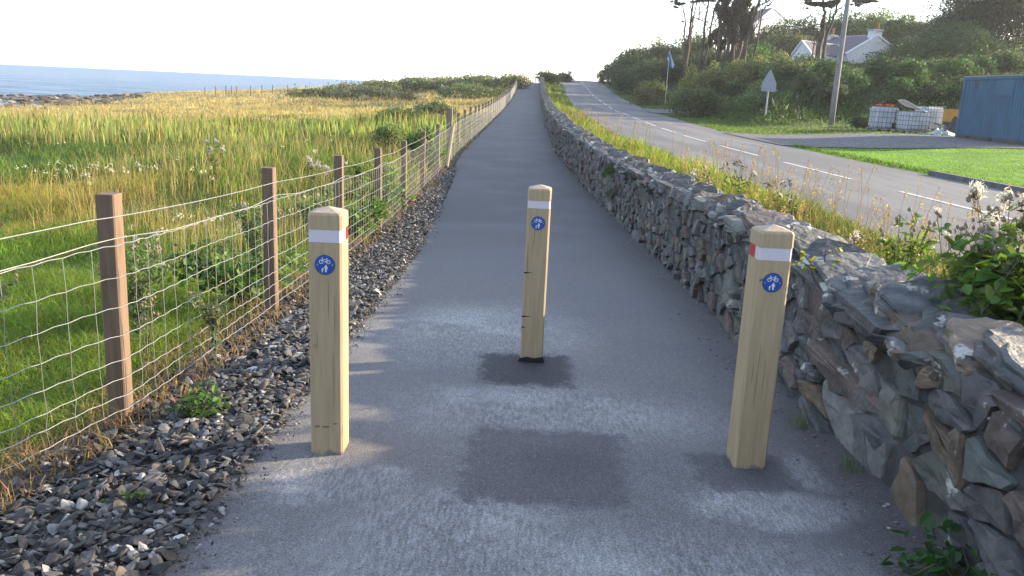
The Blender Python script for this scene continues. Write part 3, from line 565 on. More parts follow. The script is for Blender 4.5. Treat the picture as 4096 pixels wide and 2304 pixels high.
bl = [
 ('shrub', 2447, 262, 100, 122, 'small dark shrub nearest the road crest at the left end of the bank', DG, None),
 ('shrub', 2500, 205, 130, 114, 'round dark shrub second along the crest skyline, right of the road', GR, None),
 ('shrub', 2560, 165, 150, 106, 'grey green shrub on the skyline where the bank starts to climb', GR, PG),
 ('shrub', 2640, 150, 170, 100, 'tall pale topped shrub on the skyline left of the thin pine', GR, PG),
 ('shrub', 2720, 140, 150, 99, 'pale skyline shrub behind the foot of the thin pine', GR, PG),
 ('shrub', 2800, 120, 150, 100, 'pale feathery shrub between the two leftmost pines', GR, PG),
 ('shrub', 2530, 262, 170, 96, 'dark rounded shrub low on the bank above the roadside grass near the crest', DG, None),
 ('shrub', 2625, 232, 190, 90, 'large dark shrub directly left of the flag', DG, None),
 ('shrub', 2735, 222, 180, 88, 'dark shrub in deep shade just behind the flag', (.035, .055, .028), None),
 ('shrub', 2850, 205, 190, 86, 'dark shrub at the foot of the forked pine', DG, None),
 ('shrub', 2960, 195, 200, 88, 'brownish shrub under the dense pine clump', (.09, .085, .05), None),
 ('shrub', 3045, 172, 190, 82, 'bright green mound right of the dense pine clump', BG, BG),
 ('shrub', 3080, 98, 130, 118, 'dark bush against the gable of the upper house', DG, None),
 ('shrub', 3160, 72, 140, 120, 'skyline bush right of the upper house', DG, PG),
 ('shrub', 3245, 58, 150, 117, 'dark skyline bush behind the cottage pine', (.045, .065, .035), None),
 ('shrub', 3170, 130, 220, 104, 'grey green scrub with pale tips above the cottage extension', GR, OL),
 ('tree', 3400, 32, 190, 114, 'dark rounded tree behind the cottage roof, right of the utility pole', DG, PG),
 ('tree', 3520, 22, 210, 112, 'rounded tree with sunlit yellow green top behind the cottage chimney', PG, (.26, .3, .09)),
 ('tree', 3630, 48, 140, 108, 'smaller tree with a sunlit edge right of the cottage chimney', MG, (.24, .28, .09)),
 ('shrub', 3710, 62, 130, 102, 'dark bush below the thin distant pole', DG, None),
 ('tree', 3800, 38, 160, 98, 'ragged skyline tree right of the thin distant pole', DG, PG),
 ('tree', 3880, 12, 190, 92, 'tall ragged tree left of the dark tree at the right edge', DG, PG),
 ('shrub', 3660, 150, 200, 88, 'dim green bush right of the cottage gable', MG, None),
 ('tree', 3850, 92, 330, 74, 'broad smooth green tree filling the bank above the container', (.07, .125, .05), None),
 ('tree', 4040, -190, 480, 78, 'very dark tall tree cut by the right edge above the container', (.035, .055, .03), None),
 ('shrub', 4060, 215, 200, 62, 'dim green shrub above the right end of the container', MG, None),
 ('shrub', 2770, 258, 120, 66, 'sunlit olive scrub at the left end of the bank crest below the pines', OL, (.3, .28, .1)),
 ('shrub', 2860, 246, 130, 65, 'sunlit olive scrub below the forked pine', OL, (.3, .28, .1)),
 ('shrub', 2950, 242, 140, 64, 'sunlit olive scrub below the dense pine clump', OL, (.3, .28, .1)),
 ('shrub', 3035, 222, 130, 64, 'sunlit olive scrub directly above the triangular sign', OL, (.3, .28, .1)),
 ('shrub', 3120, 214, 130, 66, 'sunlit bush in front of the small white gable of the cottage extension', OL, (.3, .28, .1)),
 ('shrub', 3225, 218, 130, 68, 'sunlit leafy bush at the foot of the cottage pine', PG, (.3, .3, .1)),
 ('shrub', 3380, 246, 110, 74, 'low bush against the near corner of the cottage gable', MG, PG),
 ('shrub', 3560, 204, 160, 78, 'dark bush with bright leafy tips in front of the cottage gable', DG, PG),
 ('shrub', 2622, 318, 110, 78, 'yellow lit bush below and left of the flag pole', OL, (.36, .36, .1)),
 ('shrub', 2570, 345, 90, 76, 'brownish sunlit shrub beside the side road mouth', (.2, .16, .08), OL),
 ('shrub', 2780, 350, 240, 56, 'broad brown green bramble mound right of the side road', (.085, .11, .045), None),
 ('shrub', 3060, 380, 260, 50, 'green bramble mound behind the triangular sign', (.07, .13, .045), None),
 ('shrub', 3240, 330, 220, 52, 'green fern mound left of the utility pole', (.07, .13, .045), None),
 ('shrub', 3480, 310, 260, 54, 'green fern mound above the left tank', (.08, .15, .045), None),
 ('shrub', 3720, 330, 260, 54, 'green fern mound between the tanks and the container', (.065, .12, .045), None),
 ('shrub', 3470, 470, 150, 44, 'dark low bramble spilling over the foot of the left tank', (.05, .085, .03), None),
 ('shrub', 2190, 288, 90, 112, 'dense green hedge bush on the wall line at the crest', (.08, .12, .04), None),
 ('shrub', 2255, 296, 90, 124, 'reddish brown hedge bush beside the far roadside sign', (.15, .13, .07), None),
 ('shrub', 2035, 297, 170, 100, 'low bush on the meadow skyline beside the fence', HB, (.26, .24, .11)),
 ('shrub', 1930, 304, 260, 103, 'grey green low bush on the meadow skyline, second from the fence', HB2, (.22, .2, .1)),
 ('shrub', 1800, 309, 280, 105, 'broad low bush on the meadow skyline above the dark scrub bank', HB, (.24, .22, .1)),
 ('shrub', 1660, 313, 280, 104, 'low grey green bush on the meadow skyline left of the headland top', HB2, None),
 ('shrub', 1530, 324, 260, 102, 'low bush where the headland meets the sea horizon', HB, None),
 ('shrub', 1400, 338, 260, 100, 'flat pale scrub stepping down the headland toward the sea', HB2, (.24, .22, .1)),
 ('shrub', 1880, 340, 340, 84, 'long green scrub patch on the headland near the fence', (.14, .18, .08), HB),
 ('shrub', 1500, 350, 420, 84, 'long dark brown scrub bank in the middle of the headland', (.13, .13, .09), None),
 ('shrub', 1270, 358, 300, 94, 'flat dark scrub at the seaward end of the headland', (.15, .16, .09), None),
 ('shrub', 1600, 438, 260, 42, 'dark green bush in the rough grass left of the far fence', (.14, .20, .07), HB),
 ('shrub', 1750, 412, 200, 50, 'grey green bush close to the far fence', (.15, .18, .09), None),
 ('shrub', 1560, 500, 150, 24, 'bushy green weeds mid meadow left of the leaning strut', (.17, .23, .07), (.3, .28, .12)),
 ('shrub', 1700, 520, 150, 19, 'dark green nettles just behind the fence before the strainer post', (.13, .21, .05), (.24, .28, .1)),
]
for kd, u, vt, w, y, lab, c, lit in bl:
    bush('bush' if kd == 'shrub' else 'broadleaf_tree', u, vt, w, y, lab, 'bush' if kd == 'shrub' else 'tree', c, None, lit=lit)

reseed(77)
k_ = 0
while k_ < 34:
    u_, y_ = U(2700, 4080), U(50, 72); q_ = at(u_, 400, y_)
    if hs(q_[0], y_) < 2.0 or (3120 < u_ < 3640 and y_ > 56): continue
    zg_ = float(TZ(q_[0], y_)); hgt = U(1.0, 1.9); vt_ = 0
    lo, hi_ = -200., 900.
    for _ in range(24):
        mid = (lo + hi_) / 2
        if at(u_, mid, y_)[2] > zg_ + hgt: lo = mid
        else: hi_ = mid
    c_ = [(.045, .085, .035), (.065, .13, .045), (.085, .15, .05), (.07, .10, .045)][k_ % 4]
    bush('bramble_mound', u_, lo, U(90, 190), y_, 'rounded leafy bramble mound among the ferns on the bank beyond the road', 'bush', c_, 'bramble mounds on the bank', wisps=.2); k_ += 1

# ------------------------------------------------------------------ wind-pruned pines
reseed(102)
def pine(label, y, stems, clumps, twigs=0, base=None, seed=0):
    P0 = at(stems[0][0][0][0], stems[0][0][0][1], y); zg = float(TZ(P0[0], y)) - .1
    t = thing('pine_tree', label, 'tree', (P0[0], y, zg))
    b = MB(); ends = []
    for path, r0, r1 in stems:
        P = np.array([at(u, v, y) for u, v in path]); P[:, 1] += U(-.8, .8); 
        if path is stems[0][0] or r0 > .12: P[0, 2] = min(P[0, 2], zg)
        Q = [];
        for i in range(len(P) - 1):
            for k in range(4): Q.append(P[i] + (P[i + 1] - P[i]) * k / 4 + rng.normal(0, .05, 3) * (k > 0))
        Q.append(P[-1]); b.tube(Q, r0 * .72, r1 * .72, 7); ends.append(np.array(Q))
    for i in range(twigs):
        e = ends[rng.integers(len(ends))]; p = e[rng.integers(len(e) // 3, len(e))]; d = np.array([U(-1, 1), U(-.8, .8), U(.1, 1.1)]); l = U(.8, 3.0)
        b.tube([p, p + d * l * .5 + rng.normal(0, .1, 3), p + d * l + (0, 0, .2)], .035, .012, 4, cap=False)
    b.build('trunk', M['bark'], t, world=True)
    if clumps:
        bb = []
        for (u, v, ru, rv, k) in clumps:
            c0 = at(u, v, y); s = y / F
            for j in range(max(3, int(k))): bb.append((c0[0] + U(-.7, .7) * ru * s, y + U(-.6, .6) * ru * s, c0[2] + U(-.5, .5) * rv * s, U(.25, .5) * ru * s, U(.3, .5) * ru * s, U(.3, .55) * rv * s))
        n = int(sum(c[4] for c in clumps) * 190); P, idx = crown_pts(n, bb, .3)
        v, f, c = leafq(P, .26, .075, cvar((.10, .10, .075), n, .3)); put('crown', v, f, M['leaf'], t, world=True, col=c)
    return t
Z4 = lambda *p: [(2600 + a / 4.293, b / 4.293) for a, b in p]
pine('thin pine furthest left on the bank with a small wind-flattened tuft', 84, [(Z4((575, 1210), (590, 900), (570, 600), (580, 270), (530, 100), (480, 40)), .17, .05), (Z4((580, 260), (480, 160)), .05, .02), (Z4((575, 330), (610, 220)), .04, .02), (Z4((540, 130), (420, 100)), .05, .02)], [(2720, 15, 24, 8, 5), (2698, 4, 14, 5, 3), (2732, 86, 8, 3, 2), (2700, 28, 14, 3, 2)])
pine('tall forked pine second from the left with bare reddish stems', 82, [(Z4((600, 1240), (640, 900), (665, 620), (690, 400), (735, 60), (735, -200)), .24, .09), (Z4((665, 620), (735, 500), (775, 260), (820, 60), (860, -150)), .14, .05), (Z4((690, 400), (672, 150), (668, -100)), .1, .04), (Z4((575, 1180), (640, 800), (660, 600)), .14, .08), (Z4((740, 480), (830, 300), (850, 180)), .05, .02)], [(2800, 3, 34, 8, 7), (2830, -2, 26, 10, 5)], 14)
pine('slender leaning pine with twin stems left of the dense clump', 80, [(Z4((850, 1020), (910, 850), (940, 560), (975, 250), (1015, 30), (1030, -150)), .2, .08), (Z4((960, 650), (1010, 480), (1060, 200), (1140, 40), (1180, -120)), .15, .06), (Z4((1000, 520), (1080, 420), (1100, 300), (1180, 150)), .08, .03), (Z4((985, 150), (880, 80), (850, 60)), .06, .02), (Z4((1010, 480), (920, 300), (870, 380)), .04, .02)], [(2850, 130, 40, 40, 5), (2833, 172, 34, 25, 5), (2842, -4, 30, 9, 4)], 18)
pine('massive many stemmed pine of the dense clump on the bank', 78, [(Z4((1175, 1000), (1190, 600), (1215, 250), (1245, -100)), .3, .16), (Z4((1290, 1000), (1340, 700), (1400, 300), (1440, -100)), .28, .14), (Z4((1400, 990), (1430, 700), (1500, 300), (1560, -100)), .34, .18), (Z4((1310, 960), (1290, 700), (1330, 450), (1290, 100), (1330, -100)), .14, .07), (Z4((1250, 600), (1150, 400), (1120, 200), (1150, -50)), .12, .05), (Z4((1400, 500), (1300, 300), (1350, 0)), .1, .05), (Z4((1440, 400), (1520, 150), (1500, -80)), .1, .05), (Z4((1230, 980), (1250, 700), (1300, 420), (1380, 60)), .12, .05), (Z4((1350, 990), (1375, 760), (1360, 520), (1420, 200), (1480, -40)), .13, .05), (Z4((1460, 980), (1480, 760), (1440, 560), (1500, 380)), .11, .05), (Z4((1180, 900), (1130, 640), (1160, 420), (1120, 260)), .1, .04), (Z4((1330, 700), (1440, 500), (1560, 380), (1600, 160)), .09, .03)],
     [(2890, 50, 26, 40, 12), (2925, 70, 30, 50, 16), (2945, 25, 30, 30, 14), (2905, 120, 22, 40, 8), (2930, 150, 30, 40, 8), (2900, 5, 30, 20, 9), (2880, 180, 26, 30, 5)], 130)
pine('broad pine leaning right at the right side of the dense clump, long bare limbs', 77, [(Z4((1500, 1000), (1580, 700), (1640, 400), (1670, 0), (1680, -120)), .36, .2), (Z4((1580, 980), (1620, 720), (1720, 430), (1800, 230), (1850, 20), (1870, -100)), .3, .14), (Z4((1790, 240), (1900, 180), (2020, 90), (2125, -10)), .13, .05), (Z4((1840, 110), (1960, 60), (2060, -20)), .1, .04), (Z4((1600, 960), (1680, 760), (1760, 560), (1840, 360)), .1, .04), (Z4((1640, 400), (1560, 200), (1600, -50)), .12, .05), (Z4((1530, 900), (1500, 700), (1570, 520)), .08, .03), (Z4((1650, 300), (1740, 120), (1760, -40)), .1, .04)],
     [(2965, 60, 26, 50, 13), (2985, 90, 26, 38, 11), (3003, 40, 16, 30, 4), (2975, 10, 30, 18, 9), (2990, 135, 28, 28, 8), (3000, 160, 20, 20, 4)], 110)
Z5 = lambda *p: [(3000 + a / 2.35, b / 2.35) for a, b in p]
pine('dark pine with flat wind-swept crown standing in front of the cottage', 84, [(Z5((625, 560), (650, 440), (690, 300), (700, 180), (700, 60), (690, -30)), .42, .12), (Z5((660, 430), (700, 330), (760, 180), (800, 40), (830, -40)), .25, .08), (Z5((600, 545), (630, 420), (632, 290)), .12, .05), (Z5((720, 240), (735, 120), (780, 20)), .12, .05), (Z5((700, 180), (640, 130), (590, 40)), .08, .03), (Z5((780, 110), (860, 60), (960, 40), (1050, 15)), .09, .03), (Z5((610, 270), (590, 220)), .04, .02)],
     [(3252, 14, 36, 9, 9), (3300, 20, 42, 12, 12), (3335, 8, 30, 12, 7), (3450, 4, 46, 7, 8), (3420, 20, 26, 5, 4), (3235, 2, 20, 8, 4), (3310, -10, 60, 10, 8), (3222, 34, 14, 4, 2), (3290, 90, 12, 40, 4)], 26)
b = MB()

# ------------------------------------------------------------------ dry stone wall
reseed(103)
def clip_poly(P, n, d):
    out = []
    for i in range(len(P)):
        a, b = P[i], P[(i + 1) % len(P)]; da, db = a @ n - d, b @ n - d
        if da <= 0: out.append(a)
        if (da < 0) != (db < 0) and abs(da - db) > 1e-12: out.append(a + (b - a) * (da / (da - db)))
    return out
def voronoi(S, A):
    T = S @ A.T; inv = np.linalg.inv(A); cells = []
    for i in range(len(T)):
        d = ((T - T[i]) ** 2).sum(1); nb = np.argsort(d)[1:22]; P = [T[i] + np.array(q) * .45 for q in ((-1, -1), (1, -1), (1, 1), (-1, 1))]
        for j in nb:
            n = T[j] - T[i]; P = clip_poly(P, n, (n @ (T[i] + T[j])) / 2)
            if len(P) < 3: break
        cells.append(np.array(P) @ inv.T if len(P) >= 3 else None)
    return cells
WH = .60
def WHf(y): return itp(y, [(-40, .60), (4, .60), (6, .70), (9, .76), (200, .76)])
def stonecol(n):
    pal = np.array([(.125, .13, .135), (.11, .122, .118), (.165, .165, .165), (.165, .125, .11), (.13, .118, .12), (.21, .155, .11), (.20, .195, .19), (.145, .15, .13)])
    return pal[rng.choice(8, n, p=[.22, .17, .13, .14, .12, .07, .05, .1])] * U(.75, 1.35, (n, 1))
wall = thing('dry_stone_wall', 'long grey drystone wall running beside the path from the right edge to the crest', 'wall', (1.7, 4, 0))
wb = MB()
def wall_section(y0, y1, dens, depth):
    n = int((y1 - y0) * (WH + .1) * dens); S = []
    tries = 0; rmin = .62 / math.sqrt(dens)
    cand = np.column_stack([U(y0, y1, n * 6), U(-.04, WH + .04, n * 6)])
    grid = {}
    for p in cand:
        k = (int(p[0] / rmin), int(p[1] / rmin)); ok = True
        for a in (-1, 0, 1):
            for c in (-1, 0, 1):
                for q in grid.get((k[0] + a, k[1] + c), ()):
                    if (q[0] - p[0]) ** 2 + (q[1] - p[1]) ** 2 < (rmin * (.55 + .9 * ((hash(q) % 97) / 97))) ** 2: ok = False
        if ok: grid.setdefault(k, []).append(tuple(p)); S.append(p)
        if len(S) >= n: break
    S = np.array(S); th = math.radians(10); R = np.array([[math.cos(th), math.sin(th)], [-math.sin(th), math.cos(th)]]); A = np.diag([.62, 1.35]) @ R
    cols = stonecol(len(S))
    for i, P in enumerate(voronoi(S, A)):
        if P is None: continue
        c = P.mean(0); 
        if c[0] < y0 - .2 or c[0] > y1 + .2: continue
        Pn = []
        for q in range(len(P)):   # split edges for an irregular outline
            a, bb = P[q], P[(q + 1) % len(P)]; Pn.append(a * .95 + c * .05); l = np.linalg.norm(bb - a)
            if l > .05: Pn.append(((a + bb) / 2) * .97 + c * .03 + rng.normal(0, .035 * l, 2))
            if l > .16: Pn.append(a * .25 + bb * .75 + rng.normal(0, .04 * l, 2))
        P = np.array(Pn); m = len(P); size = np.sqrt(np.ptp(P[:, 0]) * np.ptp(P[:, 1]))
        prot = U(-.03, .035); tilt = rng.normal(0, .10, 2); bz = rng.normal(0, .006, m)
        rings = []; g = max(0, 1 - .010 / max(size, .04))
        for k, (s, dx) in enumerate(((g, .10), (g * .985, .016), (g * .93, -.001), (g * .5, -.003))):
            Q = c + (P - c) * s; off = prot * -1 + dx + (bz if k else 0) * (1 - .5 * (k == 3)) + (Q - c) @ tilt + (rng.normal(0, .003, m) if k > 1 else 0)
            rings.append(np.column_stack([off, Q]))
        cen = np.array([[-prot - .003 + rng.normal(0, .003), c[0], c[1]]])
        W = np.concatenate(rings + [cen]); yy = W[:, 1]; zz = np.maximum(W[:, 2], -.1); zz = np.where(zz > WH, WH + (zz - WH) * .22, zz) * WHf(yy) / WH
        V = np.column_stack([xr(yy) + W[:, 0] + zz * .07, yy, zp(yy) + zz])
        Qd = [(k * m + a, (k + 1) * m + a, (k + 1) * m + (a + 1) % m, k * m + (a + 1) % m) for k in range(3) for a in range(m)]
        Td = [(3 * m + a, 4 * m, 3 * m + (a + 1) % m) for a in range(m)]
        wb.add(V, T=Td, Q=Qd, c=cols[i])
wall_section(-.5, 4, 28, 0); wall_section(4, 6, 44, 0); wall_section(6, 11, 66, 0); wall_section(11, 32, 76, 0); wall_section(32, 60, 48, 0); wall_section(60, 114, 26, 0)
wb.build('wall_face', M['stone'], wall, world=True, tint=True)
cb = MB(); ys = np.arange(-1, 118, .5)
rowsv = []
for y in ys:
    x0 = float(xr(y)) + .03; z = float(zp(y)); rowsv += [(x0, y, z - .1), (x0 + .02, y, z + float(WHf(y)) - .005), (x0 + .48, y, z + float(WHf(y)) - .005), (x0 + .55, y, z - .1)]
n = len(ys); Qd = [(4 * i + a, 4 * i + 4 + a, 4 * i + 5 + a, 4 * i + 1 + a) for i in range(n - 1) for a in range(3)] + [(0, 1, 2, 3)]
put('wall_core', rowsv, Qd, M['stone'], wall, world=True, col=np.full((len(rowsv), 3), .075))
def ico(sub):
    bm = bmesh.new(); bmesh.ops.create_icosphere(bm, subdivisions=sub, radius=1); V = np.array([v.co[:] for v in bm.verts]); Fc = np.array([[v.index for v in f.verts] for f in bm.faces]); bm.free(); return V, Fc
ICO = {s: ico(s) for s in (1, 2, 3, 4)}
def rock(sub, cuts=9, dmin=.45, dmax=.85, noise=.0):
    V, Fc = ICO[sub]; V = V.copy()
    for _ in range(cuts):
        n = rng.normal(size=3); n /= np.linalg.norm(n); d = U(dmin, dmax); q = np.maximum(0, V @ n - d); V = V - q[:, None] * n
    if noise:
        V = V + V * (noise * (np.sin(V[:, 0] * 7 + U(0, 6)) * np.sin(V[:, 1] * 6 + U(0, 6)) + np.sin(V[:, 2] * 11 + U(0, 6)) * .6))[:, None] + rng.normal(0, noise * .25, V.shape)
    return V / np.abs(V).max(0), Fc
def rotm(rx, ry, rz):
    return np.array((Matrix.Rotation(rz, 3, 'Z') @ Matrix.Rotation(ry, 3, 'Y') @ Matrix.Rotation(rx, 3, 'X')))
def slab(L, W, th, m=9):
    """irregular split-slate slab, long axis y, thickness z"""
    a = np.sort((np.arange(m) + U(-.32, .32, m)) / m * 2 * np.pi); rr = U(.8, 1.08, m)
    ox = np.sign(np.cos(a)) * np.abs(np.cos(a)) ** .7 * rr * W; oy = np.sign(np.sin(a)) * np.abs(np.sin(a)) ** .7 * rr * L
    k = 3; A = np.arange(m * k) / k; i0 = A.astype(int); f = A - i0; X_ = ox[i0] * (1 - f) + ox[(i0 + 1) % m] * f; Y_ = oy[i0] * (1 - f) + oy[(i0 + 1) % m] * f; n = m * k
    X_ = X_ + rng.normal(0, .006, n); Y_ = Y_ + rng.normal(0, .006, n)
    tx, ty = rng.normal(0, .05, 2); wedge = lambda x, y: 1 + .45 * np.clip(y / L * sg, -1, 1)
    sg = rng.choice([-1, 1]); R = []
    for s_, z in ((0, -1), (.9, -1), (.985, -.72), (1.0 + U(-.04, .04), -.2), (.97 + U(-.05, .03), .15), (.985, .6), (.93, .97), (.55, 1.06), (0, 1.1)):
        if s_ == 0: R.append(np.array([[0, 0, z * th]])); continue
        j = 1 + rng.normal(0, .012, n); x = X_ * s_ * j; y = Y_ * s_ * j; R.append(np.column_stack([x, y, th * z * wedge(x, y) + x * tx + y * ty + rng.normal(0, .0018, n)]))
    V = np.concatenate(R); q = np.arange(n); Q = [(1 + a * n + i, 1 + a * n + (i + 1) % n, 1 + (a + 1) * n + (i + 1) % n, 1 + (a + 1) * n + i) for a in range(6) for i in q]
    T = [(0, 1 + (i + 1) % n, 1 + i) for i in q] + [(1 + 7 * n, 1 + 6 * n + i, 1 + 6 * n + (i + 1) % n) for i in q]
    return V, [np.array(T), np.array(Q)]
y = .9; count = 0; rest = MB()
while y < 114:
    near = y < 6.5
    L = U(.16, .30) if near else U(.11, .17); th = U(.022, .046) if near else U(.022, .036); dp = U(.17, .25) if near else U(.16, .23)
    ang = U(.12, .42) if near else U(.5, 1.0)
    V, Fc = slab(L, dp, th, 9 if near else 7)
    V = V @ rotm(ang, U(-.1, .1), U(-.35, .35)).T
    cx = float(xr(y)) + .28 + U(-.05, .05); cz = float(zp(y)) + float(WHf(y)) + .03 + (U(0, .05) if near else 0) + L * math.sin(ang) * .38
    V = V + (cx, y, cz); c = stonecol(1)[0] * 1.1
    if count < 99 and y < 40:
        o = put('coping_stone', V, Fc, M['cope'], wall, world=True, col=np.tile(c, (len(V), 1))); count += 1
    else: rest.add(V, T=Fc[0], Q=Fc[1], c=c)
    y += (U(.085, .14) if near else U(.085, .14))
V, f, c = rest.out(); put('coping', V, f, M['cope'], wall, world=True, col=c)['kind'] = 'stuff'
# small filler stones between copes near camera
fb = MB()
for i in range(420):
    y = 1.2 + 12 * U() ** 1.4; V, Fc = rock(2, 8, .4, .8, .03); s = U(.035, .10); V = (V * (s * 1.3, s * 1.3, s * .55)) @ rotm(U(.1, .7), U(-.3, .3), U(0, 3)).T
    V += (float(xr(y)) + U(.06, .26), y, float(zp(y)) + float(WHf(y)) + U(-.05, .04)); fb.add(V, T=Fc, c=stonecol(1)[0])
fb.build('packing_stones', M['cope'], wall, world=True, tint=True)['kind'] = 'stuff'

# ------------------------------------------------------------------ gravel strip
reseed(104)
tm = [rock(1, 7, .35, .8) for _ in range(8)] ; tm2 = [rock(2, 9, .35, .75) for _ in range(6)]
gb = MB()
def scatter(n, y0, y1, s0, s1, xa, xb, tms, zoff):
    ys = y0 + (y1 - y0) * U(0, 1, n) ** 1.25; xs = xf(ys) + xa + (xl(ys) + .06 - xf(ys) - xa + xb) * (U(0, 1, n) ** .85)
    s = np.exp(U(math.log(s0), math.log(s1), n)) / 2 * (1 + ys * .012)
    for k, (V, Fc) in enumerate(tms):
        idx = np.arange(k, n, len(tms)); m = len(idx)
        q = rng.normal(size=(m, 4)); q /= np.linalg.norm(q, axis=1)[:, None]; w, x_, y_, z_ = q.T
        R = np.stack([1 - 2 * (y_**2 + z_**2), 2 * (x_*y_ - w*z_), 2 * (x_*z_ + w*y_), 2 * (x_*y_ + w*z_), 1 - 2 * (x_**2 + z_**2), 2 * (y_*z_ - w*x_), 2 * (x_*z_ - w*y_), 2 * (y_*z_ + w*x_), 1 - 2 * (x_**2 + y_**2)], -1).reshape(m, 3, 3)
        sc = np.stack([U(.8, 1.35, m), U(.6, 1, m), U(.3, .6, m)], -1) * s[idx][:, None]
        Vt = V[None] * sc[:, None]; az = U(0, 6.28, m); tl = rng.normal(0, .4, (m, 2))
        ca, sa = np.cos(az), np.sin(az)
        X_ = Vt[..., 0] * ca[:, None] - Vt[..., 1] * sa[:, None]; Y_ = Vt[..., 0] * sa[:, None] + Vt[..., 1] * ca[:, None]; Z_ = Vt[..., 2] + X_ * tl[:, :1] + Y_ * tl[:, 1:]
        base = TZ(xs[idx], ys[idx]) + zoff + U(0, .018, m)
        W = np.stack([X_ + xs[idx][:, None], Y_ + ys[idx][:, None], Z_ + base[:, None]], -1).reshape(-1, 3)
        Ff = (Fc[None] + (np.arange(m) * len(V))[:, None, None]).reshape(-1, 3)
        pal = np.array([(.06, .056, .058), (.10, .094, .092), (.17, .165, .16), (.34, .33, .32), (.15, .12, .10), (.6, .59, .57)])
        c = pal[rng.choice(6, m, p=[.3, .28, .2, .09, .1, .03])] * U(.7, 1.3, (m, 1))
        gb.add(W, T=Ff, c=np.repeat(c, len(V), 0))
scatter(6000, .9, 7, .026, .072, -.12, .04, tm2, .012)
scatter(9000, .9, 10, .013, .03, -.15, .10, tm, .006); scatter(6000, .9, 8, .006, .013, -.1, .18, tm, .012)
scatter(6500, 7, 19, .022, .05, -.02, .03, tm, .01)
def strays(n):
    for i in range(n):
        y = 1.5 + 12 * U() ** 1.3; x = float(xl(y)) + abs(rng.normal(0, .09)); V, Fc = tm[i % 8]; s_ = U(.005, .016); gb.add((V * (s_ * 1.2, s_, s_ * .5)) @ rotm(U(-.3, .3), U(-.3, .3), U(0, 6)).T + (x, y, float(zp(y)) + .006 + s_ * .3), T=Fc, c=(.17, .16, .155) if U() < .75 else (.4, .38, .35))
strays(520)
V, f, c = gb.out(); tag(put('gravel', V, f, M['gravel'], col=c), 'dark angular gravel strip between the wire fence and the path', 'gravel', kind='stuff')
strip('gravel_bed', np.arange(-3, 20, .5), lambda y: xf(y) - .22, lambda y: xl(y) + .08, 6, M['fines'], .006, lambda x, y: TZ(x, y))['kind'] = 'structure'
# debris along the wall foot
db = MB()
for i in range(420):
    y = 2 + 9 * U() ** 1.5; V, Fc = ICO[1]; s = U(.003, .012) * (1.6 if U() < .06 else 1); V = V * (s, s * .8, s * .5); x = float(xr(y)) + .05 - abs(rng.normal(0, .16)); V = V + (x, y, float(zp(y)) + .012 * math.cos((x - .3) * 1.1) + s * .25)
    db.add(V, T=Fc, c=(.2, .19, .18) if U() < .8 else (.45, .42, .38))
V, f, c = db.out(); tag(put('loose_chippings', V, f, M['gravel'], col=c), 'small loose chippings scattered on the path at the foot of the wall', 'chippings', kind='stuff')

# ------------------------------------------------------------------ wire fence
reseed(105)
fence = thing('stock_fence', 'timber post and wire mesh stock fence along the left side of the path', 'fence', (-1.83, 3.68, 0))
def postmesh(w, h, tilt=(0, 0), top=0.0, ch=.006):
    b = MB(); a = w / 2; k = a - ch
    ring = np.array([(-k, -a), (k, -a), (a, -k), (a, k), (k, a), (-k, a), (-a, k), (-a, -k)])
    V = []
    for z in (-.25, 0, .35, .7, h - .004): V += [(p[0] + tilt[0] * z, p[1] + tilt[1] * z, z) for p in ring]
    V += [(p[0] * .95 + tilt[0] * h, p[1] * .95 + tilt[1] * h, h) for p in ring]
    Q = [(8 * r + i, 8 * r + (i + 1) % 8, 8 * r + 8 + (i + 1) % 8, 8 * r + 8 + i) for r in range(5) for i in range(8)]
    n = 40; V.append((tilt[0] * h, tilt[1] * h, h + top)); T = [(n + i, n + (i + 1) % 8, 48) for i in range(8)]
    return b.add(V, T=T, Q=Q)
FY = [-1.22, 1.23] + [3.68 + 2.45 * k for k in range(43)]
SY = 20.83
for y in FY:
    x = float(xf(y)) - .055; strainer = abs(y - SY) < .1
    b = postmesh(.085 if not strainer else .13, 1.065 + float(zp(y)) - float(TZ(x, y)) + rng.normal(0, .015) + (.22 if strainer else 0), tuple(rng.normal(0, .008, 2)))
    o = b.build('fence_post', M['post'] if y < 18 else M['postgrey'], fence); o.location = (x + 1.83, y - 3.68, float(TZ(x, y)) + .0)
# corner and crest run turning right
for i, y in enumerate(np.arange(110.2, 128, 1.7)):
    x = float(xf(y)); b = postmesh(.1, 1.1 if i else 1.9, tuple(rng.normal(0, .01, 2))); o = b.build('fence_post', M['postgrey'] if i else M['post'], fence); o.location = (x + 1.83, y - 3.68, float(TZ(x, y)))
b = MB(); x = float(xf(SY)); b.tube([(x + .03, SY + .05, float(zp(SY)) + .85), (x + .06, SY - 1.9, float(zp(SY)) + .02)], .045, .045, 6); b.build('strut', M['postgrey'], fence, world=True)
def fz(y): return zp(y)
wy = np.arange(-1.3, 109, .15)
b = MB(); b.tube(np.column_stack([xf(wy), wy, fz(wy) + .966 - .012 * np.sin(np.pi * (((wy - 1.23) % 2.45) / 2.45))]), .0024, n=5); b.build('top_wire', M['wire'], fence, world=True)
ph = ((wy - 1.23) % 2.45); dd = np.minimum(ph, 2.45 - ph)
b = MB(); b.tube(np.column_stack([xf(wy) + .001, wy, fz(wy) + .837 + .034 * np.clip(1 - dd / .55, 0, 1)]), .0024, n=5); b.build('line_wire', M['wire'], fence, world=True)
nb_ = MB(); HL = [.83, .683, .545, .414, .30, .203, .125, .05]
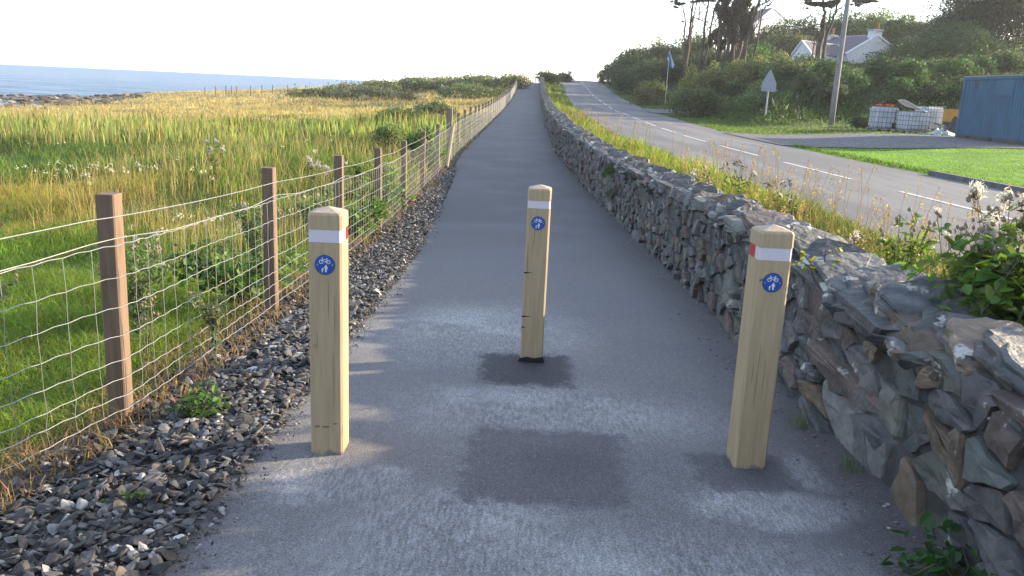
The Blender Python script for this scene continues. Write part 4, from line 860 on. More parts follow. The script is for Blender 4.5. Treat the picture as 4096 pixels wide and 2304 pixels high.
for h in HL:
    yy = np.repeat(wy, 2)[:-1].copy(); yy[1::2] += .075; r = np.where(yy < 20, .0020 if h != .83 else .0024, .0020)
    zz = fz(yy) + h; zz[1::2] += .006; zz += .004 * np.sin(yy * 5 + h * 40)
    nb_.tube(np.column_stack([xf(yy), yy, zz]), r, n=4)
for i, y in enumerate(wy):
    x = float(xf(y)); z = float(fz(y)); off = rng.normal(0, .004, len(HL))
    nb_.tube([(x + (.002 if k % 2 else -.002), y + off[k] + .006 * math.sin(i), z + h) for k, h in enumerate(HL)],   .0016 if y < 20 else .0016, n=4, cap=False)
nb_.build('wire_netting', M['wire'], fence, world=True)
wy = np.arange(110.2, 127, .8); b = MB()
for h in (.95, .8, .6, .4, .2): b.tube(np.column_stack([xf(wy) + .05, wy, TZ(xf(wy), wy) + h]), .004, n=3)
b.build('crest_wires', M['wire'], fence, world=True)

# ------------------------------------------------------------------ bollards
def disc(b, r, y, x=0, z=0, n=40, t=.001, r2=None):
    th = np.arange(n) / n * 2 * np.pi; c, s = np.cos(th), np.sin(th)
    if r2 is None:
        V = np.concatenate([np.column_stack([x + r * c, np.full(n, y), z + r * s]), np.column_stack([x + r * c, np.full(n, y - t), z + r * s]), [(x, y - t, z)]])
        b.add(V, T=[(2 * n, n + i, n + (i + 1) % n) for i in range(n)], Q=[(i, (i + 1) % n, n + (i + 1) % n, n + i) for i in range(n)])
    else:
        V = np.concatenate([np.column_stack([x + q * c, np.full(n, yy), z + q * s]) for q, yy in ((r, y), (r, y - t), (r2, y - t), (r2, y))])
        b.add(V, Q=[(k * n + i, k * n + (i + 1) % n, (k + 1) * n + (i + 1) % n, (k + 1) * n + i) for k in range(3) for i in range(n)])
def bar(b, p, q, w, y, t=.001):
    p = np.array(p, float); q = np.array(q, float); d = (q - p) / np.linalg.norm(q - p); n = np.array([-d[1], d[0]]) * w / 2
    b.prism([p - n, q - n, q + n, p + n], y - t, y)
def bollard(label, loc, rz, redside, w=.14, h=1.07, tz=(.945, 1.0), sz=.853, sx=0.0):
    t = thing('bollard', label, 'bollard', loc, 'timber bollards across the cycle path', rz)
    a = w / 2
    def ringz(a_, ch): k = a_ - ch; return np.array([(-k, -a_), (k, -a_), (a_, -k), (a_, k), (k, a_), (-k, a_), (-a_, k), (-a_, -k)])
    lv = [(-.1, a, .009), (0.0, a, .009), (.5, a, .009), (tz[0], a, .009), (tz[0] + .0005, a - .003, .008), (tz[1] - .0005, a - .003, .008), (tz[1], a + .001, .009), (h - .012, a + .001, .010), (h - .003, a - .004, .011), (h, a - .010, .012)]
    V = []; 
    for z, q, ch in lv: V += [(p[0], p[1], z) for p in ringz(q, ch)]
    m = len(lv); Q = [(8 * r + i, 8 * r + (i + 1) % 8, 8 * r + 8 + (i + 1) % 8, 8 * r + 8 + i) for r in range(m - 1) for i in range(8)]
    put('timber_post', V, Q, M['wood'], t)
    ring = ringz(a - .010, .012); V = [(p[0], p[1], h) for p in ring] + [(p[0] * .12, p[1] * .12, h + .016) for p in ring] + [(0, 0, h + .017)]
    put('pyramid_top', V, [np.array([(8 + i, 8 + (i + 1) % 8, 16) for i in range(8)]), np.array([(i, (i + 1) % 8, 8 + (i + 1) % 8, 8 + i) for i in range(8)])], M['woodtop'], t)
    def band(name, ymin, ymax, m):
        r = ringz(a - .0015, .008); b = MB(); pts = [p for p in r]
        for i in range(8):
            p, q = r[i], r[(i + 1) % 8]; lo, hi = sorted((p[1], q[1]))
            if hi <= ymin + 1e-9 and lo < ymin - 1e-9 or lo >= ymax - 1e-9 and hi > ymax + 1e-9: continue
            def cl(p, q):
                if abs(q[1] - p[1]) < 1e-9: return (p, q) if ymin <= p[1] <= ymax else None
                ts = sorted(((ymin - p[1]) / (q[1] - p[1]), (ymax - p[1]) / (q[1] - p[1]))); t0 = max(0, ts[0]); t1 = min(1, ts[1])
                return (p + (q - p) * t0, p + (q - p) * t1) if t1 > t0 + 1e-6 else None
            c = cl(p, q)
            if c is None: continue
            p, q = c; z0, z1 = tz[0] + .001, tz[1] - .001
            b.add([(p[0], p[1], z0), (q[0], q[1], z0), (q[0], q[1], z1), (p[0], p[1], z1)], Q=[(0, 1, 2, 3)])
        b.build(name, m, t)
    for _ in range(4):
        cx_, c0_, l_ = U(-a * .8, a * .8), U(.12, .7), U(.08, .26); b = MB(); b.prism([(cx_ - .0003, c0_), (cx_ + .0009, c0_ + l_ * .4), (cx_ + .001, c0_ + l_), (cx_ + .0002, c0_ + l_), (cx_ - .0006, c0_ + l_ * .5)], -a - .0003, -a + .002); b.build('drying_crack', M['dark'], t)
    band('white_reflective_band', -a - .01, -.018 if redside < 0 else .012, M['refl']); band('red_reflective_band', -.018 if redside < 0 else .012, a + .01, M['red'])
    # round sign
    y = -a - .0005; b = MB(); disc(b, .041, y, sx, sz, t=.0015); s = b.build('shared_path_sign', M['blue'], t)
    b = MB(); disc(b, .0418, y + .0004, sx, sz, t=.0019, r2=.0405); b.build('sign_edge', M['rim'], s)
    yf = y - .0016
    for dx in (-.031, .031):
        b = MB(); disc(b, .0035, yf, sx + dx, sz, n=12, t=.0012); b.build('screw', M['steel'], s)
    b = MB(); wz = sz + .013; W1, W2 = sx - .0145, sx + .0145
    disc(b, .0088, yf, W1, wz, 24, .0008, .0064); disc(b, .0088, yf, W2, wz, 24, .0008, .0064)
    for p, q in (((W1, wz), (W1 + .005, wz + .0125)), ((W1 + .005, wz + .0125), (W1 + .002, wz + .0165)), ((W1 + .002, wz + .0165), (W1 + .0075, wz + .0165)), ((W1 + .0035, wz + .009), (sx + .004, wz - .001)), ((W1 + .0045, wz + .010), (sx + .0085, wz + .010)), ((sx + .004, wz - .001), (sx + .0092, wz + .013)), ((sx + .0055, wz + .014), (sx + .0128, wz + .0145)), ((sx + .004, wz - .001), (W2, wz)), ((sx + .0085, wz + .010), (W2, wz))): bar(b, p, q, .0018, yf, .0008)
    disc(b, .0028, yf, sx + .004, wz - .001, 12, .0008)
    b.build('bicycle_symbol', M['white'], s)
    b = MB()
    def person(cx, cz, k):
        disc(b, .0028 * k, yf, cx, cz + .0125 * k, 14, .0008)
        b.prism([(cx - .0042 * k, cz + .0085 * k), (cx - .0030 * k, cz + .0098 * k), (cx + .0030 * k, cz + .0098 * k), (cx + .0042 * k, cz + .0085 * k), (cx + .0034 * k, cz + .000 * k), (cx - .0034 * k, cz + .0)], yf - .0008, yf)
        bar(b, (cx - .0018 * k, cz + .0005 * k), (cx - .0020 * k, cz - .0125 * k), .0027 * k, yf, .0008); bar(b, (cx + .0018 * k, cz + .0005 * k), (cx + .0020 * k, cz - .0125 * k), .0027 * k, yf, .0008)
        bar(b, (cx + .0046 * k, cz + .0085 * k), (cx + .0058 * k, cz - .001 * k), .0019 * k, yf, .0008)
    person(sx + .0045, sz - .0165, 1.12); person(sx - .0105, sz - .0235, .66)
    bar(b, (sx - .001, sz - .008), (sx - .0072, sz - .0185), .0019, yf, .0008)
    b.build('adult_and_child_symbol', M['white'], s)
    return t, a
t1, a = bollard('timber bollard beside the gravel with its right face in full sun', (-.776, 3.41, 0), 0, 1)
b = MB(); disc(b, .007, -a, -.045, .50, 20, .0012, .0055); b.build('knot', M['post'], t1)
for q in (((-.05, .135), (-.03, .136), .008), ((-.02, .134), (.01, .136), .006), ((.03, .15), (.045, .152), .004)):
    b = MB(); bar(b, *q, -a - .0002); b.build('scuff_mark', M['post'], t1)
t2, a = bollard('furthest timber bollard in the middle of the path on a dark tar patch', (.142, 4.97, -.052), math.radians(-3), 1, .139, 1.075, (.955, 1.003), .868)
for z, l in ((.56, .055), (.285, .06), (.215, .03)):
    b = MB(); b.prism([(-a, z - .003), (-a + l, z + .004), (-a + l * .4, z + .006), (-a, z + .006)], -a - .001, -a + .01); b.build('split', M['dark'], t2)
b = MB(); b.prism([(-a - .012, -.0), (a + .012, 0), (a + .004, .035), (a * .2, .022), (-a * .4, .03), (-a - .003, .018)], -a - .012, -a - .0015); b.build('tar_splash', M['dark'], t2)
t3, a = bollard('timber bollard beside the stone wall with its red band showing on the left', (1.083, 3.45, 0), math.radians(1.5), -1, .142)
b = MB(); bar(b, (-.055, .86), (-.036, .866), .010, -a - .0002); b.build('knot', M['post'], t3)

# ------------------------------------------------------------------ nearby plants
reseed(106)
def broad(P, size, c, droop=.3):
    """folded broad leaves"""
    n = len(P); az = U(0, 6.28, n); el = U(-.7, .5, n) - droop; d = np.stack([np.cos(az) * np.cos(el), np.sin(az) * np.cos(el), np.sin(el)], -1)
    up = np.array([0, 0, 1.0]) + rng.normal(0, .35, (n, 3)); s = np.cross(d, up); s /= np.linalg.norm(s, axis=1)[:, None]; nn = np.cross(s, d); L = size[:, None]
    pts = [P, P + d * L * .3 + s * L * .3 + nn * L * .08, P + d * L * .72 + s * L * .24 + nn * L * .06, P + d * L, P + d * L * .72 - s * L * .24 + nn * L * .06, P + d * L * .3 - s * L * .3 + nn * L * .08, P + d * L * .5 - nn * L * .02]
    V = np.stack(pts, 1).reshape(-1, 3); b = np.arange(n)[:, None, None] * 7; T = (b + np.array([[(0, 1, 6), (1, 2, 6), (2, 3, 6), (3, 4, 6), (4, 5, 6), (5, 0, 6)]])).reshape(-1, 3)
    return V, T, np.repeat(c, 7, 0)
def bramble(label, loc, spread, h, nst, lsz, col, nm='bramble', cat='bramble', dens=14):
    x, y, z = loc; t = thing(nm, label, cat, loc); b = MB(); P = []; 
    for i in range(nst):
        a = U(0, 6.28); l = spread * U(.5, 1.1); hh = h * U(.5, 1.05); pts = [np.array([x + U(-.2, .2) * spread, y + U(-.2, .2) * spread, z])]
        for k in (.35, .7, 1.0): pts.append(np.array([x + math.cos(a) * l * k, y + math.sin(a) * l * k, z + hh * math.sin(k * 2.3)]) + rng.normal(0, .02, 3))
        b.tube(pts, .004, .002, 5); pts = np.array(pts)
        for k in range(dens):
            q = U(.15, 1) * 2.999; j = int(q); p = pts[j] + (pts[j + 1] - pts[j]) * (q - j); P += [p + rng.normal(0, lsz * .55, 3) for _ in range(3)]
    b.build('stem', M['bark'], t, world=True); P = np.array(P); n = len(P)
    v, f, c = broad(P, lsz * U(.6, 1.15, n), cvar(col, n, .25)); put('leaves', v, [f], M['leaf'], t, world=True, col=c); return t
def thistle(label, loc, h, nb, fluff=0, col=(.10, .14, .06), headn=3, lsz=.07, spread=.35, nl=120, heads=True, nm='thistle', ppl=.012):
    x, y, z = loc; t = thing(nm, label, 'thistle' if nm == 'thistle' else 'weed', loc); b = MB(); tips = []; segs = []
    for i in range(nb):
        a = U(0, 6.28); l = spread * U(.2, 1); z0 = z + h * U(.1, .5) * (i > 0); hh = h * U(.75, 1.0) if i else h
        pts = np.array([(x, y, z0 if i else z), (x + math.cos(a) * l * .4, y + math.sin(a) * l * .4, z0 * .4 + (z + hh) * .6), (x + math.cos(a) * l * (.8 if i else .2), y + math.sin(a) * l * (.8 if i else .2), z + hh)]) if i else np.array([(x, y, z), (x + .01, y, z + h * .5), (x + .03, y + .01, z + h)])
        b.tube(pts, .005 if i == 0 else .003, .0018, 5); segs.append(pts)
        for k in range(headn):
            tp = pts[-1] + rng.normal(0, .022, 3) * (k > 0); tips.append(tp)
            if k: b.tube([pts[-1] - (0, 0, .05), tp], .0014, .0012, 4, cap=False)
    b.build('stem', M['dry'] if fluff else M['leafstem'], t, world=True)
    P = []; 
    for k in range(nl):
        s = segs[rng.integers(len(segs))]; q = U(0, 1) * (len(s) - 1.001); j = int(q); P.append(s[j] + (s[j + 1] - s[j]) * (q - j) + rng.normal(0, .018, 3))
    P = np.array(P); v, f, c = leafq(P, lsz * U(.6, 1.3, nl), lsz * .22, cvar(col, nl, .25), .2); put('leaves', v, f, M['leaf'], t, world=True, col=c)
    if heads:
        V, Fc = ICO[1]; hm = raw('seed_head', V * (ppl, ppl, ppl * 1.25), Fc, M['head'])
        P = rng.normal(0, ppl, (46, 3)) + (0, 0, ppl); v, f, c = leafq(P, ppl * 2.2, ppl * .5, np.ones((46, 3))); dm = raw('down', v, f, M['fluff'])
        for tp in tips[:95]:
            o = bpy.data.objects.new('seed_head', hm); COL.objects.link(o); o.parent = t; o.location = [float(q) for q in tp - np.array(loc)]
            if U() < fluff: d_ = bpy.data.objects.new('down', dm); COL.objects.link(d_); d_.parent = o; d_.rotation_euler = (0, 0, U(0, 6))
    return t
M['leafstem'] = mat('green_stem', (.10, .13, .05), (.16, .15, .07), 12, .7)
def G3(x, y): return (x, y, float(TZ(x, y)))
bramble('leafy bramble bush spilling over the wall top at the right edge', G3(2.44, 3.6), .62, 1.06, 120, .08, (.16, .26, .045), dens=16)
bramble('low bramble tangle behind the near wall top, below the seeding thistle', G3(3.3, 4.6), .6, .62, 26, .07, (.12, .19, .03))
bramble('small bramble sprout at the foot of the wall in the bottom right corner', (1.58, 2.52, 0), .20, .13, 9, .06, (.05, .13, .03), dens=5)
bramble('thin bramble runner with yellow leaves across the wall beside the right bollard', (1.62, 4.35, .70), .3, .12, 3, .045, (.35, .33, .04), dens=3)
thistle('tall seeding thistle with white down at the right edge', (2.32, 3.78, .0), 1.25, 16, .7, (.12, .13, .06), 5, .07, .42, 240, ppl=.013)
thistle('dry brown thistle with sparse heads left of the white seeding one', (2.28, 4.05, .0), 1.08, 10, .12, (.12, .12, .06), 3, .05, .26, 60, ppl=.010)
thistle('leafy thistle with a purple brown head right of the right bollard', (2.30, 4.8, 0), .98, 9, 0, (.17, .25, .05), 2, .075, .22, 620)
thistle('grey seeding thistle patch on the verge beyond the middle of the wall', G3(2.35, 10.6), 1.0, 20, .12, (.15, .15, .08), 4, .1, .5, 330, ppl=.012)
thistle('tall dark thistle on the verge right of the grey seeding patch', G3(2.75, 10.4), 1.05, 9, .1, (.11, .13, .06), 3, .09, .35, 160, ppl=.011)
thistle('dark dry thistle among the seed stalks near the bend of the wall', G3(2.7, 8.3), 1.0, 8, .05, (.12, .11, .06), 3, .07, .25, 110, ppl=.010)
thistle('short purplish knapweed clump on the verge left of the leafy thistle', G3(2.6, 6.2), .72, 16, .15, (.16, .17, .06), 3, .06, .4, 220, ppl=.011)
bramble('bushy green weed on the verge where the wall straightens', G3(2.0, 13.5), .6, .75, 26, .13, (.09, .15, .035), nm='verge_weed', cat='weed', dens=8)
bramble('bushy green weed on the verge in front of the grey thistle patch', G3(2.15, 11.9), .5, .7, 22, .12, (.10, .17, .035), nm='verge_weed', cat='weed', dens=8)
thistle('pale prickly thistle growing from the gravel against the fence', (-1.70, 4.55, -.06), .50, 7, 0, (.22, .25, .15), 1, .085, .16, 130, heads=False)
thistle('brown dead dock stalk behind the fence between the first two posts', (-2.1, 4.55, -.2), .56, 5, 0, (.2, .13, .09), 3, .04, .1, 90, nm='dock_stalk', ppl=.009)
bramble('low green weed growing in the gravel before the second fence post', (-1.48, 3.72, 0), .13, .09, 12, .05, (.10, .20, .03), nm='gravel_weed', cat='weed', dens=4)
bramble('small weed rosette in the gravel at bottom left', (-1.42, 2.85, 0), .06, .03, 5, .03, (.12, .22, .03), nm='gravel_weed', cat='weed', dens=3)
for i, (x, y, h, lab) in enumerate([(-2.5, 5.3, .75, 'grey green thistle clump behind the fence right of the first post'), (-3.4, 5.0, .7, 'grey green thistle clump behind the fence left of the first post'), (-2.35, 7.4, .8, 'thistle clump with pale buds behind the second fence post'), (-2.2, 9.0, .7, 'thistle clump behind the fence right of the second post'), (-3.3, 3.7, .75, 'tall thistle at the left edge behind the netting'), (-4.6, 6.6, .6, 'small thistle far back near the golden grass')]):
    thistle(lab, G3(x, y), h, 12, .1, (.20, .28, .12), 2, .075, .35, 900, ppl=.011)
for i, (x, y, lab) in enumerate([(-2.25, 6.6, 'nettle patch against the second fence post'), (-2.3, 13.2, 'bright nettle patch behind the sixth fence post'), (-2.6, 15.4, 'bright nettle patch behind the fence further up'), (-2.1, 10.4, 'nettle patch behind the fourth fence post')]):
    bramble(lab, G3(x, y), .6, .5, 26, .06 + .004 * y, (.13, .25, .035) if y > 9 else (.13, .23, .05), nm='nettle_patch', cat='nettles', dens=9)
for i, (x, y, lab) in enumerate([(-2.5, 11.6, 'meadowsweet with white flower heads behind the fourth fence post'), (-3.3, 13.4, 'meadowsweet with white flower heads, middle of three beside the fence'), (-5.6, 15.4, 'meadowsweet with white flower heads standing alone in the dark grass')]):
    thistle(lab, G3(x, y), 1.0, 8, .7, (.10, .16, .05), 3, .09, .3, 130, nm='meadowsweet', ppl=.012)
gt = MB()
for (x, y) in ((1.50, 3.95), (1.56, 3.42)):
    n = 40; P = np.column_stack([x + rng.normal(0, .03, n), y + rng.normal(0, .04, n), np.full(n, float(zp(y)))]); v, T_, Q_, c = blades(P, U(.04, .12, n), np.full(n, .003), cvar((.11, .19, .03), n), .6); gt.add(v, T=T_, Q=Q_, c=c)
V, f, c = gt.out(); tag(put('grass_tufts', V, f, M['grass'], col=c), 'small green grass tufts growing from the foot of the wall', 'grass', kind='stuff')

# ------------------------------------------------------------------ roadside furniture
p = at(3059, 477, 46); zg = float(TZ(p[0], 46)); top = at(3070, 278, 46)[2]
t = thing('road_sign', 'grey back of a triangular warning sign on a post at the far verge', 'road sign', (p[0], 46, zg), None, math.radians(4))
H0 = top - zg; s = .80
b = MB(); b.tube([(0, 0, -.3), (.02, 0, H0 - .08)], .045, .045, 10); b.build('sign_post', M['steel'], t)
pl = [(-.38, H0 - 1.14), (.38, H0 - 1.14), (.41, H0 - 1.10), (.40, H0 - .70), (.04, H0 - .02), (0, H0), (-.04, H0 - .02), (-.40, H0 - .70), (-.41, H0 - 1.10)]
b = MB(); b.prism(pl, -.062, -.055); b.build('sign_plate', M['signback'], t)
for z, w in ((H0 - .35, .15), (H0 - .99, .36)):
    b = MB(); b.box((-w, -.074, z - .018), (w, -.0625, z + .018)); b.box((-.06, -.085, z - .012), (.06, -.0745, z + .012)); b.build('clamp_rail', M['steel'], t)
pb = at(3330, 455, 46); pt = at(3368, -40, 46); zg = float(TZ(pb[0], 46))
t = thing('utility_pole', 'tall weathered grey timber utility pole in front of the cottage', 'utility pole', (pb[0], 46, zg))
b = MB(); b.tube([(0, 0, -.6), (0, 0, 3), (pt[0] - pb[0] + .0, 0, 9.0)] if 0 else [(0, 0, -.6), (0, 0, 2.5), (.02, 0, 5), (.03, 0, 9.2)], .165, .115, 14); b.build('pole', M['tbark'], t, smooth=True)
b = MB(); b.tube([(.9, 0, 8.7), (-.9, 0, 8.7)], .05, .05, 6); b.build('crossarm', M['tbark'], t)
for dx in (-.75, 0, .75):
    b = MB(); b.tube([(dx, 0, 8.76), (dx, 0, 8.9)], .04, .03, 8); b.build('insulator', M['rim'], t)
p1 = at(3760, 140, 100); z1 = float(TZ(p1[0], 100)); ht = at(3766, 28, 100)[2] - z1
t = thing('utility_pole', 'thin distant pole rising from the trees right of the cottage', 'utility pole', (p1[0], 100, z1)); b = MB(); b.tube([(0, 0, -.3), (0, 0, ht)], .14, .11, 8); b.build('pole', M['tbark'], t); b = MB(); b.tube([(-.5, 0, ht - .4), (.5, 0, ht - .4)], .05, .05, 5); b.build('crossarm', M['tbark'], t)
pole2 = np.array([p1[0], 100, z1 + ht - .3])
# flag
p0 = at(2667, 332, 76); pt = at(2681, 203, 76); zg = float(TZ(p0[0], 76))
t = thing('flag', 'blue and white flag drooping from a white pole on the bank', 'flag', (p0[0], 76, zg)); hp = pt[2] - zg
b = MB(); b.tube([(0, 0, -.1), (.02, 0, hp)], .04, .03, 8); b.build('flagpole', M['flagw'], t)
k = 76 / F / 5.573
ax, az_ = 790, 235
fp = lambda a, c: ((a - ax) * k + .03, hp - (c - az_) * k * 1.0 + .02)
rows = [[(790, 235), (792, 235), (795, 238), (797, 240)], [(765, 300), (785, 300), (805, 300), (822, 310)], [(745, 370), (775, 370), (815, 375), (850, 380)], [(748, 420), (785, 430), (835, 435), (880, 450)], [(790, 470), (800, 480), (850, 500), (912, 525)], [(792, 545), (820, 560), (860, 590), (893, 603)]]
V = []; 
for i, r_ in enumerate(rows):
    for j, q in enumerate(r_): X_, Z_ = fp(*q); V.append((X_, .06 * math.sin(i * 1.3 + j * 2.1), Z_))
V = np.array(V); nn = len(V); V2 = np.concatenate([V, V + (0, .008, 0)]); Qf = [(4 * i + j, 4 * i + j + 1, 4 * i + j + 5, 4 * i + j + 4) for i in range(5) for j in range(3)]
mids = [1 if (j == 1 and i < 5) or (i, j) in ((1, 0), (4, 0)) else 0 for i in range(5) for j in range(3)]
Qb = [tuple(nn + a for a in q[::-1]) for q in Qf]; put('flag_cloth', V2, np.array(Qf + Qb), [M['flagw'], M['flagb']], t, mids=mids + mids)
# speed limit sign at the crest
p = at(2279, 292, 132); zg = float(TZ(p[0], 132)); t = thing('road_sign', 'small square white sign with a black diagonal bar at the road crest', 'road sign', (p[0], 132, zg)); h = p[2] - zg
b = MB(); b.tube([(0, .04, -.2), (0, .04, h)], .04, .04, 6); b.build('sign_post', M['steel'], t)
b = MB(); b.box((-.27, -.01, h - .27), (.27, .01, h + .27)); pp = b.build('sign_plate', M['white'], t)
b = MB(); bar(b, (-.2, h - .2), (.2, h + .2), .13, -.012, .004); b.build('diagonal_bar', M['rim'], pp)
p = at(2408, 318, 126); zg = float(TZ(p[0], 126)); V, Fc = rock(3, 6, .7, .9, .01)
t = thing('gate_pillar', 'dark squat stone pillar at the roadside crest below the bushes', 'pillar', (p[0], 126, zg)); hh = at(2408, 298, 126)[2] - zg
put('pillar_body', V * (.42, .42, hh / 2) + (0, 0, hh / 2), Fc, M['kerb'], t); b = MB(); b.box((-.5, -.5, hh - .08), (.5, .5, hh + .06)); b.build('cap_stone', M['kerb'], t)

# ------------------------------------------------------------------ yard: tanks, container, clutter
reseed(107)
def tank(label, x, y, rz, h=1.02, open_top=False, hole=False, sx=1.16, sy=1.0):
    z = float(TZ(x, y)); t = thing('liquid_tank', label, 'tank', (x, y, z), 'caged plastic tanks beside the container', rz)
    b = MB(); b.box((-sx / 2, -sy / 2, .10), (sx / 2, sy / 2, .14))
    for q in (-.5, 0, .5):
        for r_ in (-.42, .42): b.box((q * sx * .86 - .06, r_ * sy - .05, 0), (q * sx * .86 + .06, r_ * sy + .05, .10))
    b.build('pallet', M['steel'], t)
    n = 12; bm = bmesh.new(); bmesh.ops.create_cube(bm, size=1); bmesh.ops.scale(bm, vec=(sx - .06, sy - .06, h - .17), verts=bm.verts); bmesh.ops.translate(bm, vec=(0, 0, .15 + (h - .17) / 2), verts=bm.verts)
    bmesh.ops.bevel(bm, geom=list(bm.edges), offset=.07, segments=3, affect='EDGES'); me = bpy.data.meshes.new('plastic_bottle')
    if open_top: bmesh.ops.delete(bm, geom=[f for f in bm.faces if f.normal.z > .9 and f.calc_center_median().z > h * .8], context='FACES')
    bm.to_mesh(me); bm.free(); me.materials.append(M['plastic']); o = bpy.data.objects.new('plastic_bottle', me); COL.objects.link(o); o.parent = t
    b = MB(); a, c = sx / 2, sy / 2
    for zz in np.linspace(.16, h, 5): b.tube([(-a, -c, zz), (a, -c, zz), (a, c, zz), (-a, c, zz), (-a, -c, zz + .001)], .009 if zz < h else .014, n=5)
    for q in np.linspace(-a, a, 7):
        for s_ in (-c, c): b.tube([(q, s_, .12), (q, s_, h)], .008, n=5)
    for q in np.linspace(-c, c, 6):
        for s_ in (-a, a): b.tube([(s_, q, .12), (s_, q, h)], .008, n=5)
    b.build('cage', M['cage'], t)
    if hole:
        b = MB(); b.box((.28, -c - .03, .16), (.52, -c + .03, .42)); b.build('valve_recess', M['dark'], t)
    return t, z
px = lambda u, v, y: at(u, v, y)
A = px(3525, 530, 41.5); tA, zA = tank('left tank with torn top stained brown and orange netting in it', A[0], 41.5, math.radians(-4), 1.16, True, True)
B = px(3640, 535, 40.6); tB, zB = tank('nearest middle tank with a speckled white sheet resting on it', B[0], 40.6, math.radians(14), 1.0)
C_ = px(3705, 520, 44.5); tC, zC = tank('rear right tank, tallest and cleanest, behind the middle one', C_[0], 44.5, math.radians(20), 1.25, True)
def crumple(name, label, cat, loc, sx, sy, sz, m, n=14, seed=0):
    g = np.linspace(-1, 1, n); X, Y = np.meshgrid(g, g); r = np.sqrt(X**2 + Y**2); Zc = np.clip(1 - r**2, 0, 1) ** .5 * (.6 + .5 * vn(X * 2.3 + seed, Y * 2.3)) + .25 * vn(X * 5 + seed, Y * 5)
    X = X + .12 * vn(X * 3 + seed * 2, Y * 3); V = np.stack([X * sx, Y * sy, np.maximum(Zc, 0) * sz], -1).reshape(-1, 3); I = np.arange(n * n).reshape(n, n); Q = np.stack([I[:-1, :-1], I[:-1, 1:], I[1:, 1:], I[1:, :-1]], -1).reshape(-1, 4)
    o = put(name, V + np.array(loc), Q, m, loc=loc); return tag(o, label, cat)
b = MB()
for i in range(9):
    c0 = np.array([A[0] + U(-.32, .35), 41.5 + U(-.3, .3), zA + 1.13 + U(0, .04)]); pts = [c0 + rng.normal(0, .1, 3) * (1, 1, .3) + (0, 0, .03 * k % 2) for k in range(5)]; b.tube(pts, .014, n=4)
o = b.build('netting_heap', M['orange'], loc=(A[0], 41.5, zA + 1.13)); tag(o, 'tangled orange netting heaped in the top of the left tank', 'netting')
# speckled sheet: a slab propped from tank A rim over tank B
q = [px(3582, 420, 41.0), px(3605, 419, 41.6), px(3682, 462, 40.9), px(3640, 458, 40.4)]
g = 9; V = []
for i in range(g):
    for j in range(g):
        u_, v_ = i / (g - 1), j / (g - 1); P = q[0] * (1 - u_) * (1 - v_) + q[1] * (1 - u_) * v_ + q[2] * u_ * v_ + q[3] * u_ * (1 - v_); V.append(P + (0, 0, .03 * math.sin(u_ * 7) * math.sin(v_ * 5)))
# keep it resting on the tank top
V = np.array(V); sheetc = []
z_end = zB + 1.02; z_beg = zB + 1.5
for i in range(g):
    for j in range(g):
        u_, v_ = i / (g - 1), j / (g - 1); sheetc.append((B[0] - .62 + 1.15 * u_, 40.15 + .9 * v_, z_beg + (z_end - z_beg) * u_ ** .8 + .04 * math.sin(u_ * 6 + v_ * 3)))
V = np.array(sheetc); I = np.arange(g * g).reshape(g, g); Qs = np.stack([I[:-1, :-1], I[1:, :-1], I[1:, 1:], I[:-1, 1:]], -1).reshape(-1, 4)
V = np.concatenate([V, V - (0, 0, .025)]); nq = g * g
rim_ = [(I[i, 0], I[i, 0] + nq, I[i + 1, 0] + nq, I[i + 1, 0]) for i in range(g - 1)] + [(I[0, j], I[0, j + 1], I[0, j + 1] + nq, I[0, j] + nq) for j in range(g - 1)]
tag(put('cover_sheet', V, np.concatenate([Qs, Qs[:, ::-1] + nq, np.array(rim_)]), M['sheetw'], loc=(B[0], 40.6, z_end)), 'curled white sheet spotted with black holes lying tilted on the middle tank', 'sheet')
cz = .28
cx0, cy0, cx1, cy1 = 19.05, 37.0, 18.75, 30.9
ang = math.atan2(-(cx1 - cx0), (cy0 - cy1))
t = thing('shipping_container', 'faded blue corrugated steel container at the right edge of the yard', 'container', (cx0, cy0, cz + .02), None, math.pi + 0)
t.rotation_euler = (0, 0, 0)
CL = 6.06; HT = 2.55; dv = np.array([cx1 - cx0, cy1 - cy0]); dv /= np.linalg.norm(dv); R3 = np.array([[-dv[1], dv[0], 0], [dv[0], dv[1], 0], [0, 0, 1.0]])
# local frame: s along container (towards the camera), w outward to +x, z up
def cw(s, w, z): return np.array([dv[0] * s - dv[1] * w, dv[1] * s + dv[0] * w, z])
def cbox(b, s0, s1, w0, w1, z0, z1):
    V = [cw(s, w, z) for z in (z0, z1) for s, w in ((s0, w0), (s1, w0), (s1, w1), (s0, w1))]
    return b.add(V, Q=[(0, 3, 2, 1), (4, 5, 6, 7), (0, 1, 5, 4), (1, 2, 6, 5), (2, 3, 7, 6), (3, 0, 4, 7)])
b = MB(); pr = []; s = .16; 
while s < CL - .16:
    for ds, w in ((0, .03), (.07, .03), (.115, .066), (.185, .066), (.23, .03)):
        if s + ds < CL - .16: pr.append((s + ds, w))
    s += .23
V = [cw(a, w, .16) for a, w in pr] + [cw(a, w, HT - .12) for a, w in pr]; n = len(pr); b.add(V, Q=[(i, n + i, n + i + 1, i + 1) for i in range(n - 1)]); b.build('side_panel', M['cont'], t)
for s0, s1 in ((0, .16), (CL - .16, CL)):
    for w0, w1 in ((0, .16), (2.28, 2.44)):
        b = MB(); cbox(b, s0, s1, w0, w1, 0, HT); b.build('corner_post', M['cont'], t)
b = MB(); cbox(b, .161, CL - .161, .004, .1, HT - .12, HT - .005); b.build('top_rail', M['cont'], t)
b = MB(); cbox(b, .161, CL - .161, .004, .1, .02, .16); b.build('bottom_rail', M['contdark'], t)
b = MB(); cbox(b, .0, CL, .002, 2.44, HT + .001, HT + .035); b.build('roof', M['controof'], t)
